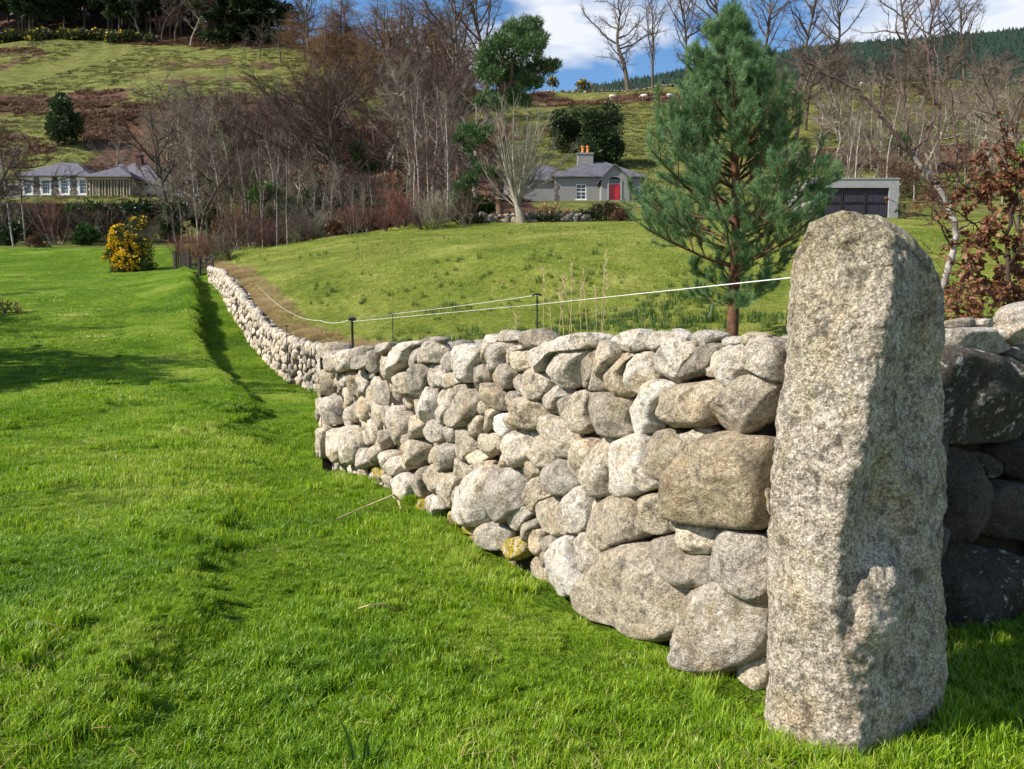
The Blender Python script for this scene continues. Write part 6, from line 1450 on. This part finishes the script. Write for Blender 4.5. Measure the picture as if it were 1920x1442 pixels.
# left wing, set forward a little and longer
mb = MB(); lx0, lx1 = U(944), U(1040); le = Z(336); mb.box([lx0, .6, -2.8], [lx1 - .002, 5.5, le]); part('wing_wall', mb, M_RENDER, cot)
mb = MB(); hip(mb, lx0, lx1 + 2.0, .6, 5.5, le, 2.0, .3); part('wing_roof', mb, M_SLATE, cot)
q_ = MB()
for k in range(9): q_.box([xL - (.03 if k % 2 else .03), -.03, -2.4 + k * .55], [xL + (.42 if k % 2 else .26), .27, -2.4 + k * .55 + .50])
part('quoins', q_, M_RUBBLE, cot)
mb = MB(); hip(mb, xL, xR, 0, 6.8, eave, ZR(304, 3.4) - eave, .35); rf = part('roof', mb, M_SLATE, cot)
ch = MB(); c0, c1 = U(1087), U(1117); cz0, cz1 = ZR(306, 3.4), ZR(291, 3.4); ch.box([c0, 2.9, cz0 - 1.0], [c1, 3.9, cz1]); ch.box([c0 - .08, 2.82, cz1], [c1 + .08, 3.98, cz1 + .16]); chm = part('chimney', ch, M_RENDER, rf)
for px in (1097.5, 1107):
    p = MB(); x = U(px); zz = cz1 + .16
    prof_ = [(.0, .17), (.12, .20), (.14, .15), (.62, .13), (.66, .20), (.78, .20), (.80, .14)]; a = np.arange(12) * 2 * pi / 12
    v = np.array([[x + rr_ * cos(t_), 3.4 + rr_ * sin(t_), zz + h_] for h_, rr_ in prof_ for t_ in a]); id_ = np.arange(len(prof_) * 12).reshape(len(prof_), 12)
    p.add(v, [np.stack([id_[:-1], np.roll(id_, -1, 1)[:-1], np.roll(id_, -1, 1)[1:], id_[1:]], -1).reshape(-1, 4), [list(id_[-1])]]); part('chimney_pot', p, M_POT, chm)
window(cot, *w1, .10, 2, 4)
# porch
pxl, pxr = U(1124), U(1176); pm = (pxl + pxr) / 2 - .1; pz0, peave, papex = Z(395), Z(340), Z(312)
d0, d1 = U(1137), U(1160); dz0, dz1, arch = Z(379), Z(350), Z(337)
mb = MB(); mb.box([pxl, -1.5, pz0], [d0, -1.2, peave]); mb.box([d1, -1.5, pz0], [pxr, -1.2, peave]); mb.box([d0, -1.5, pz0 - .02], [d1, -1.2, dz0])
# arch head
n = 10; cxm = (d0 + d1) / 2; rw = (d1 - d0) / 2; hh_ = arch - dz1
archp = [(cxm + rw * cos(pi - pi * k / n), dz1 + .35 + (hh_ - .35) * sin(pi * k / n)) for k in range(n + 1)]
for k in range(n):
    (xa, za), (xb, zb) = archp[k], archp[k + 1]; mb.prism([(xa, za), (xb, zb), (xb, peave + .001 + 0), (xa, peave + .001)], -1.5, -1.2)
mb.prism([(pxl, peave), (pxr, peave), (pm, papex - .12)], -1.5, -1.2); mb.box([pxl, -1.2, pz0], [pxl + .2, -.002, peave]); mb.box([pxr - .2, -1.2, pz0], [pxr, -.002, peave]); part('porch', mb, M_RENDER, cot)
mb = MB()
for sx, xe in ((-1, pxl - .35), (1, pxr + .35)):
    ze = peave - .28; pts = [(pm, papex), (xe, ze), (xe, ze - .16), (pm, papex - .16)] if sx > 0 else [(pm, papex), (pm, papex - .16), (xe, ze - .16), (xe, ze)]
    mb.prism(pts, -1.75, 2.2)
part('porch_roof', mb, M_SLATE, cot)
mb = MB(); mb.box([d0 + .06, -1.34, dz0], [d1 - .06, -1.28, dz1]); mb.box([d0 + .16, -1.37, dz0 + .15], [cxm - .05, -1.342, dz1 - .15]); mb.box([cxm + .05, -1.37, dz0 + .15], [d1 - .16, -1.342, dz1 - .15]); dr = part('door', mb, M_RED, cot)
mb = MB(); mb.box([d1 - .14, -1.42, dz0 + .75], [d1 - .09, -1.372, dz0 + .85]); part('handle', mb, M_POT, dr)
mb = MB(); mb.prism(archp + [(d1, dz1 + .06), (d0, dz1 + .06)][::1], -1.33, -1.30); part('fanlight', mb, M_GLASS, cot)
mb = MB(); mb.box([d0 - .10, -1.56, dz0], [d0 + .06, -1.502, dz1 + .4]); mb.box([d1 - .06, -1.56, dz0], [d1 + .10, -1.502, dz1 + .4]); mb.box([d0, -1.36, dz1 + .001], [d1, -1.26, dz1 + .09])
for k in range(n):
    (xa, za), (xb, zb) = archp[k], archp[k + 1]; f = 1.13; g_ = lambda x_, z_: (cxm + (x_ - cxm) * f, dz1 + .35 + (z_ - dz1 - .35) * f)
    mb.prism([(xa, za), (xb, zb), g_(xb, zb), g_(xa, za)], -1.56, -1.502)
part('door_surround', mb, M_CONC, cot)
# ---- garage
gY = 66.; gb = np.array([P(1600, 400, gY)[0], gY, P(1600, 413, gY)[2]]); UG = lambda px: loc(px, 400, gY, gb)[0]; ZG = lambda py: loc(1600, py, gY, gb)[1]
gar = thing('garage', 'low flat roofed garage of pale concrete with wide dark slatted doors', 'garage', gb)
g0, g1, gt = UG(1519), UG(1684), ZG(336); o0, o1, ot = UG(1534), UG(1666), ZG(352)
mb = MB(); mb.box([g0, 0, -1.5], [o0, .5, gt]); mb.box([o1, 0, -1.5], [g1, .5, gt]); mb.box([o0, 0, ot], [o1, .5, gt]); mb.box([g0, .5, -1.5], [g0 + .25, 6, gt]); mb.box([g1 - .25, .5, -1.5], [g1, 6, gt]); mb.box([g0 + .25, 5.75, -1.5], [g1 - .25, 6, gt]); part('wall', mb, M_CONC, gar)
mb = MB(); mb.box([g0 - .06, -.06, gt + .002], [g1 + .06, 6.06, gt + .10]); part('roof', mb, M_CONC, gar)
dw = (o1 - o0) / 3
for k in range(3):
    a0 = o0 + dw * k; dm = MB(); m_ = int(dw / .16)
    for j in range(m_): xx = a0 + .06 + (dw - .12) * (j + .5) / m_; dm.box([xx - .05, .22, -.3], [xx + .05, .25, ot - .02])
    dd_ = part('door', dm, M_SLATW, gar)
    fm = MB(); fm.box([a0 + .002, .15, -.3], [a0 + .07, .215, ot]); fm.box([a0 + dw - .07, .15, -.3], [a0 + dw - .002, .215, ot]); fm.box([a0 + .07, .15, ot - .10], [a0 + dw - .07, .215, ot]); fm.box([a0 + .07, .15, ot * .55], [a0 + dw - .07, .215, ot * .55 + .09]); part('door_frame', fm, M_BLACK, dd_)
mb = MB(); mb.box([o0, .8, -.4], [o1, .85, ot]); part('back_panel', mb, M_BLACK, gar)
# ---- stone house on the left
hY2 = 95.; hb2 = np.array([P(100, 350, hY2)[0], hY2, P(100, 374, hY2)[2]]); UH = lambda px: loc(px, 350, hY2, hb2)[0]; ZH = lambda py: loc(100, py, hY2, hb2)[1]
hou = thing('stone_house', 'long stone house with slate hip roof, white framed windows and a cream columned bay', 'house', hb2)
ZHR = lambda py, dy: P(100, py, hY2 + dy)[2] - hb2[2]
ev = ZH(330); hx0, hx1 = UH(34), UH(168)
wins = [(UH(a - 6.5), UH(a + 6.5), ZH(363), ZH(337)) for a in (52, 86, 121, 156)]
mb = MB(); wall_with_holes(mb, hx0, hx1, -2.2, ev, 0, .4, wins); mb.box([hx0, .4, -2.2], [hx0 + .4, 6.6, ev]); mb.box([hx1 - .4, .4, -2.2], [hx1, 6.6, ev]); mb.box([hx0 + .4, 6.2, -2.2], [hx1 - .4, 6.6, ev]); part('wall', mb, M_RUBBLE, hou)
mb = MB(); hip(mb, hx0, hx1, 0, 6.6, ev, ZHR(305, 3.3) - ev, .45, .14); part('roof', mb, M_SLATE, hou)
for w_ in wins:
    w = window(hou, *w_, .12, 3, 4, .06)
    s_ = MB(); a, b_, c, d = w_
    for k in range(5):
        o_ = .32 if k % 2 else .22; z0_ = c + (d - c) * k / 5
        s_.box([a - o_, -.04, z0_], [a, .14, z0_ + (d - c) / 5 - .01]); s_.box([b_, -.04, z0_], [b_ + o_, .14, z0_ + (d - c) / 5 - .01])
    s_.box([a - .36, -.045, d], [b_ + .36, .14, d + .30]); s_.box([a - .30, -.06, c - .22], [b_ + .30, .10, c - .101]); part('surround', s_, M_WHITE, w)
# bay with columns and its roof
bx0, bx1 = UH(168), UH(252); bz = ZH(334)
mb = MB(); mb.box([bx0 + .01, -1.0, -2.2], [bx1, 5.4, .2]); mb.box([bx0 + .01, -1.1, bz - .35], [bx1, 5.4, bz]); mb.box([bx0 + .3, .2, .2], [bx1 - .3, 5.2, bz - .35]); part('bay', mb, M_CREAM, hou)
for k in range(15):
    cx_ = bx0 + .15 + (bx1 - bx0 - .3) * k / 14; a = np.arange(10) * 2 * pi / 10; rr_ = .10 if k % 2 else .14; pf = [(.2, rr_ * 1.3), (.4, rr_), (bz - .55, rr_ * .85), (bz - .35, rr_ * 1.3)]
    v = np.array([[cx_ + q1 * cos(t_), -.80 + q1 * sin(t_), h_] for h_, q1 in pf for t_ in a]); id_ = np.arange(40).reshape(4, 10); c_ = MB(); c_.add(v, np.stack([id_[:-1], np.roll(id_, -1, 1)[:-1], np.roll(id_, -1, 1)[1:], id_[1:]], -1).reshape(-1, 4)); part('column', c_, M_CREAM, hou, smooth=True)
for k in range(7):
    x_ = bx0 + .45 + (bx1 - bx0 - .9) * k / 7; window(hou, x_ + .1, x_ + .8, .5, bz - .5, .12, 2, 3, .05, sill=False)
mb = MB(); hip(mb, bx0 + .3, bx1, -1.0, 5.4, bz + .01, ZHR(309, 2.2) - bz, .35, .12); part('bay_roof', mb, M_SLATE, hou)
mb = MB(); hip(mb, hx1 - 1.6, UH(262), 5.5, 11.5, ZH(327), ZHR(305, 8.5) - ZH(327), .3); mb.box([hx1 - 1.6, 5.5, -2], [UH(262), 11.5, ZH(327) - .11]); part('rear_roof', mb, M_SLATE, hou)
mb = MB(); cx0, cx1 = UH(198), UH(209); mb.box([cx0, 7.9, ZHR(318, 8.2)], [cx1, 8.6, ZHR(293, 8.2)]); mb.box([cx0 - .12, 7.78, ZHR(293, 8.2)], [cx1 + .12, 8.72, ZHR(293, 8.2) + .16]); mb.box([cx0 + .2, 8.1, ZHR(293, 8.2) + .16], [cx1 - .2, 8.4, ZHR(281, 8.2)]); part('chimney', mb, M_BRICKD, hou)
mb = MB(); mb.box([UH(2), 1.0, -2.2], [hx0 - .01, 5.5, ZH(345)]); part('side_wall', mb, M_RENDER, hou)
mb = MB(); hip(mb, UH(2), hx0 + .2, 1.0, 5.5, ZH(345) + .01, ZH(330) - ZH(345), .25); part('side_roof', mb, M_SLATE, hou)
# garden terrace wall in front
tY = 88.; t0 = P(-70, 400, tY); t1 = P(300, 400, tY); zt_ = P(100, 384, tY)[2]; zb_ = P(100, 470, tY)[2] - 1.5
tb0 = np.array([t0[0], tY, 0]); tw_ = thing('terrace_wall', 'mossy dark retaining wall of the terrace below the left house', 'wall', tb0)
mb = MB(); mb.box([0, 0, zb_], [t1[0] - t0[0], 1.0, zt_]); mb.box([0, -.12, zt_ + .003], [t1[0] - t0[0], 1.05, zt_ + .16]); 
M_DKWALL = mat_simple('mossy_terrace_stone', (.02, .022, .012), (.12, .105, .08), 1.6, 1, 1, .2)
part('wall', mb, M_DKWALL, tw_)
# outbuildings right of the house
oY = 98.; ob = np.array([P(320, 360, oY)[0], oY, P(320, 366, oY)[2]]); UO = lambda px: loc(px, 360, oY, ob)[0]; ZO = lambda py: loc(320, py, oY, ob)[1]
out = thing('outbuilding', 'low whitewashed outbuilding with slate roof right of the stone house', 'outbuilding', ob)
mb = MB(); wall_with_holes(mb, UO(268), UO(378), -2.5, ZO(346), 0, .3, [(UO(303), UO(309), -1, ZO(350)), (UO(336), UO(345), ZO(362), ZO(350))]); mb.box([UO(268), .3, -2.5], [UO(268) + .3, 4.8, ZO(346)]); mb.box([UO(378) - .3, .3, -2.5], [UO(378), 4.8, ZO(346)]); part('wall', mb, M_WHITE, out)
mb = MB(); x0_, x1_ = UO(264), UO(382); ze, za = ZO(346), ZO(325); mb.add([[x0_, -.35, ze], [x1_, -.35, ze], [x1_, 2.5, za], [x0_, 2.5, za], [x0_, 5.2, ze], [x1_, 5.2, ze], [x0_, -.35, ze - .1], [x1_, -.35, ze - .1], [x1_, 5.2, ze - .1], [x0_, 5.2, ze - .1]], [[[0, 1, 2, 3], [3, 2, 5, 4], [6, 7, 1, 0], [4, 5, 8, 9], [9, 8, 7, 6]], [[0, 3, 4], [1, 5, 2]]]); part('roof', mb, M_SLATE, out)
mb = MB(); mb.box([UO(303), .12, -2], [UO(309), .18, ZO(350)]); part('door', mb, M_SLATW, out)
window(out, UO(336), UO(345), ZO(362), ZO(350), .12, 2, 2, .05)
# low garden wall of rough boulders below the cottage
r = np.random.RandomState(31); gwb = at(950, 54.5); gw = thing('garden_wall', 'low tumbledown boulder wall between the tall pine and the cottage garden', 'stone wall', (0, 0, 0))
bm = MB(); tl = []
for k in range(150):
    px = r.uniform(865, 1105); Y = 56.0 + (px - 865) * .008 + r.uniform(-.3, .3); x = P(px, 430, Y)[0]; s = r.uniform(.12, .28); z0_ = gz(x, Y)
    th = np.arange(7) * 2 * pi / 7; q1 = np.stack([np.cos(th) * s * 1.2, np.sin(th) * s * .8], 1) * r.uniform(.85, 1.15, (7, 1))
    V, F, c = stone_verts(q1, s, r, 12, 4, k); V = np.stack([V[:, 0] + x, Y - V[:, 2], V[:, 1] + z0_ + r.uniform(.0, .55)], 1); bm.add(V, F); tl.append(tone_of(r, len(V), r.uniform(-.3, .3)))
part_o = link('stones', bm.mesh('stones', M_STONE, True, dict(tone=np.concatenate(tl))), gw); part_o['kind'] = 'stuff'
# boulders of the old wall along the skyline pasture
swl = thing('boundary_wall', 'broken line of pale boulders along the skyline above the sheep', 'stone wall', (0, 0, 0)); bm = MB(); tl = []
for k in range(260):
    px = r.uniform(1015, 1660); Y = 199 + r.uniform(-.6, .6); x = P(px, 200, Y)[0]; s = r.uniform(.2, .42); z0_ = gz(x, Y)
    th = np.arange(7) * 2 * pi / 7; q1 = np.stack([np.cos(th) * s * 1.3, np.sin(th) * s * .75], 1); V, F, c = stone_verts(q1, s, r, 8, 3, k); V = np.stack([V[:, 0] + x, Y - V[:, 2], V[:, 1] + z0_ + r.uniform(.0, .5)], 1); bm.add(V, F); tl.append(tone_of(r, len(V), r.uniform(-.5, .2)))
link('stones', bm.mesh('stones', M_STONE, True, dict(tone=np.concatenate(tl))), swl)['kind'] = 'stuff'
# ---- sheep
M_WOOL = mat_simple('sheep_wool', (.55, .52, .45), (.74, .71, .64), 8, 1, .8, .03)
def sheep_mesh():
    bm_ = MB(); prof_ = [(-.62, .0, .72, .05), (-.56, 0, .72, .20), (-.35, 0, .70, .30), (0, 0, .68, .33), (.30, 0, .70, .30), (.48, 0, .78, .22), (.60, 0, .80, .13), (.68, 0, .74, .10), (.80, 0, .60, .085), (.92, 0, .48, .07), (.97, 0, .44, .03)]
    p_ = np.array([[a, b, c] for a, b, c, _ in prof_])[None]; v, q1 = tubes(p_, np.array([d for *_, d in prof_])[None], 12); v = v + fbm(v * 9, 2, 3)[:, None] * .02; bm_.add(v, q1)
    for x_, y_ in ((-.42, .15), (-.42, -.15), (.34, .15), (.34, -.15)):
        v, q1 = tubes(np.array([[[x_, y_, .55], [x_ + (.03 if x_ < 0 else 0), y_, .30], [x_, y_, .02], [x_ + .03, y_, 0]]]), np.array([[.085, .05, .035, .04]]), 7); bm_.add(v, q1)
    for s_ in (-1, 1): v, q1 = tubes(np.array([[[.70, s_ * .07, .74], [.68, s_ * .17, .73], [.67, s_ * .21, .70]]]), np.array([[.03, .035, .008]]), 6); bm_.add(v, q1)
    v, q1 = tubes(np.array([[[-.60, 0, .72], [-.68, 0, .60], [-.68, 0, .46]]]), np.array([[.05, .05, .03]]), 6); bm_.add(v, q1)
    return bm_.mesh('sheep', M_WOOL, True)
SM = sheep_mesh()
for px, py, rz_, lb in ((1148, 184, 0, 'white sheep grazing on the slope below the gorse bushes'), (1208, 183, 3.0, 'white sheep just below the second big skyline tree'), (1256, 183, .3, 'white sheep half hidden by the left side of the young pine'), (1616, 160, 2.8, 'white sheep by the stone line right of the young pine'), (1875, 186, .5, 'pale sheep high on the slope at the right edge')):
    # walk out along the line of sight until the ground rises to meet it
    for Y in np.arange(120, 204, .5):
        p = P(px, py + 3, Y)
        if gz(p[0], Y) >= p[2]: break
    o = link('sheep', SM, None, (p[0], Y, gz(p[0], Y) - .02), label=lb, category='sheep', group='sheep on the hill'); o.rotation_euler = (0, 0, rz_); o.scale = (1.15,) * 3
# ---- gate at the end of the path
gg = np.array([P(365, 520, 46)[0], 46., gz(P(365, 520, 46)[0], 46.)]); gt_ = thing('field_gate', 'small dark wooden gate with upright bars at the end of the grassy path', 'gate', gg)
zz = lambda x_: gz(gg[0] + x_, 46.) - gg[2]
M_GWOOD = mat_simple('weathered_dark_wood', (.04, .032, .026), (.12, .10, .085), 12, .9, .5, .01)
for x_ in (-1.15, -.35, .28, 1.08): mb = MB(); b0 = zz(x_); mb.box([x_ - .07, -.07, b0 - .2], [x_ + .07, .07, b0 + 1.12]); part('post', mb, M_GWOOD, gt_)
mb = MB()
for k in range(8): x_ = .40 + k * .085; mb.box([x_ - .017, -.02, zz(x_) + .12], [x_ + .017, .02, zz(x_) + 1.05])
for h_ in (.25, .92): mb.box([.36, -.045, zz(.7) + h_], [1.0, -.021, zz(.7) + h_ + .06])
part('bars', mb, M_GWOOD, gt_)
mb = MB()
for h_ in (.15, .45, .75, 1.0): mb.box([-.28, -.03, zz(0) + h_], [.21, .0, zz(0) + h_ + .08])
part('rails', mb, M_GWOOD, gt_)
mb = MB()
for k in range(7): x_ = -1.05 + k * .1; mb.box([x_ - .03, -.02, zz(x_)], [x_ + .03, .02, zz(x_) + .95])
part('side_panel', mb, M_GWOOD, gt_)
# ---- electric fence
M_WIRE = mat_simple('white_fence_tape', (.62, .62, .58), (.76, .76, .72), 30, .6, .1, .002)
posts = [((1007, 8.4), 555, 'thin dark fence post standing in the dry grass stalks behind the wall'), ((660, 10.6), 600, 'black fence post with bent top behind the far corner of the near wall'), ((736, 10.9), 590, 'very thin fence rod right of the bent black post'), ((537, 21.5), 612, 'short fence rod behind the bend of the far wall')]
tops = {}
for (px, Y), top, lb in posts:
    x = P(px, 600, Y)[0]; z0_ = gz(x, Y); z1_ = P(px, top, Y)[2]; base = np.array([x, Y, z0_]); tops[px] = np.array([x, Y, z1_]); thick = {1007: .009, 660: .018, 736: .006, 537: .012}[px]
    o = thing('fence_post', lb, 'fence post', base); L0 = z1_ - z0_
    v, q1 = tubes(np.array([[[0, 0, -.2], [.003, 0, L0 * .4], [0, 0, L0 * .8], [0, 0, L0]]]), np.full((1, 4), thick), 8); m_ = MB(); m_.add(v, q1); part('rod', m_, M_BLACK, o, smooth=True)
    m_ = MB(); v, q1 = tubes(np.array([[[-.05, 0, L0], [-.03, 0, L0 + .02], [.02, 0, L0 + .02], [.05, 0, L0 + .005]]]), np.full((1, 4), thick * 1.3), 7); m_.add(v, q1); part('insulator', m_, M_BLACK, o, smooth=True)
def wire(pts, sag, rad, lb, name='fence_wire'):
    m_ = MB(); pts = np.array(pts)
    for a, b_ in zip(pts[:-1], pts[1:]):
        t = np.linspace(0, 1, 14)[:, None]; c = a + (b_ - a) * t; c[:, 2] -= sag * 4 * (t * (1 - t))[:, 0]; v, q1 = tubes(c[None], np.full((1, 14), rad * .65), 6); m_.add(v, q1)
    o = link(name, m_.mesh(name, M_WIRE, True), label=lb, category='fence wire'); return o
wire([P(1500, 519, 2.98), P(1007, 571, 8.4), P(660, 603, 10.6)], .0, .0042, 'white fence cord running from the stone pillar past the young pine to the bent post')
wire([tops[1007] + [0, 0, .01], tops[736] + [0, 0, .01], tops[660] + [0, 0, .02]], .01, .004, 'upper white fence cord between the two dark posts')
wire([tops[660] + [0, 0, .015], P(600, 601, 13), P(545, 586, 19), P(500, 552, 26), P(468, 520, 34), P(445, 498, 42)], .05, .006, 'white fence cord following the back of the far wall uphill')
# ---- dry stalks behind the wall
M_STALK = mat_simple('dry_stalk', (.35, .25, .12), (.62, .50, .30), 20, .9, .2, .003)
r = np.random.RandomState(71)
for k, (px, top, Y) in enumerate(((1022, 500, 7.6), (1048, 520, 7.4), (1068, 492, 7.5), (1075, 520, 7.8), (1088, 530, 7.3), (1103, 505, 7.6), (1128, 470, 7.4), (1130, 520, 7.7), (1118, 540, 7.2), (1058, 545, 7.3), (968, 590, 8.0), (1038, 560, 7.9))):
    x = P(px, 600, Y)[0]; z0_ = gz(x, Y); H = P(px, top, Y)[2] - z0_; ln_ = r.normal(0, .06); m_ = MB()
    c = np.array([[ln_ * H * t ** 2 + .008 * sin(9 * t + k), 0, H * t] for t in np.linspace(0, 1, 9)]); c[0, 2] = -.05; v, q1 = tubes(c[None], np.linspace(.0042, .0018, 9)[None], 5); m_.add(v, q1)
    for j in range(16):
        t = .74 + .26 * j / 16; p0 = np.array([np.interp(t, np.linspace(0, 1, 9), c[:, 0]), 0, H * t]); d = np.array([r.normal(0, .03), r.normal(0, .03), .05]); v, q1 = tubes(np.array([[p0, p0 + d * .5, p0 + d]]), np.array([[.0015, .003, .0008]]), 4); m_.add(v, q1)
    o = link('grass_stalk', m_.mesh('grass_stalk', M_STALK, True), None, (x, Y, z0_), label='tall dry grass stalk with a feathery head behind the wall', category='grass stalk', group='dry stalks behind the wall')
# ---- fallen stems on the grass, single long leaf clump
def stem(pts, rad, lb, nm='fallen_stem'):
    W3 = []
    for x_, y_, h_ in pts:
        for Y in np.arange(2, 12, .02):
            p = P(x_, y_, Y)
            if gz(p[0], Y) + h_ >= p[2]: break
        W3.append(p)
    W3 = np.array(W3); t = np.linspace(0, len(W3) - 1, len(W3) * 6); c = np.stack([np.interp(t, np.arange(len(W3)), W3[:, k]) for k in range(3)], 1); v, q1 = tubes(c[None], np.full((1, len(c)), rad) * np.linspace(.8, 1.1, len(c)), 7); m_ = MB(); m_.add(v, q1)
    link(nm, m_.mesh(nm, M_STALK, True), label=lb, category='dead stem')
stem([(630, 974, .07), (690, 948, .09), (738, 928, .16), (746, 936, .10), (752, 955, .04)], .008, 'long pale dead stem lying bent on the grass near the wall')
stem([(672, 1141, .08), (690, 1135, .12), (718, 1133, .12), (742, 1142, .06)], .004, 'short curved straw arching over the near grass')
lx, ly = None, None
for Y in np.arange(1.8, 4, .01):
    p = P(682, 1438, Y)
    if gz(p[0], Y) >= p[2]: break
lc = thing('leaf_clump', 'dark upright daffodil leaves alone in the near grass at the bottom', 'plant', (p[0], Y, gz(p[0], Y)))
for k, (dx, h_, ln_) in enumerate(((-.03, .20, -.06), (.0, .15, .03), (.02, .13, -.01), (.035, .10, .04))):
    m_ = MB(); t = np.linspace(0, 1, 8); w_ = .006 * (1 - t ** 3) + .0005; c = np.stack([dx + ln_ * t ** 2, 0 * t, h_ * t - .01], 1)
    v = np.concatenate([c + np.stack([-w_, 0 * t, 0 * t], 1), c + np.stack([0 * t, w_ * .4, 0 * t], 1), c + np.stack([w_, 0 * t, 0 * t], 1)]); f = [[i, i + 8, i + 9, i + 1] for i in range(7)] + [[i + 8, i + 16, i + 17, i + 9] for i in range(7)]
    m_.add(v, f); me = m_.mesh('leaf', M_HOLLY, True, dict(rnd=np.full(24, .5))); link('leaf', me, lc)
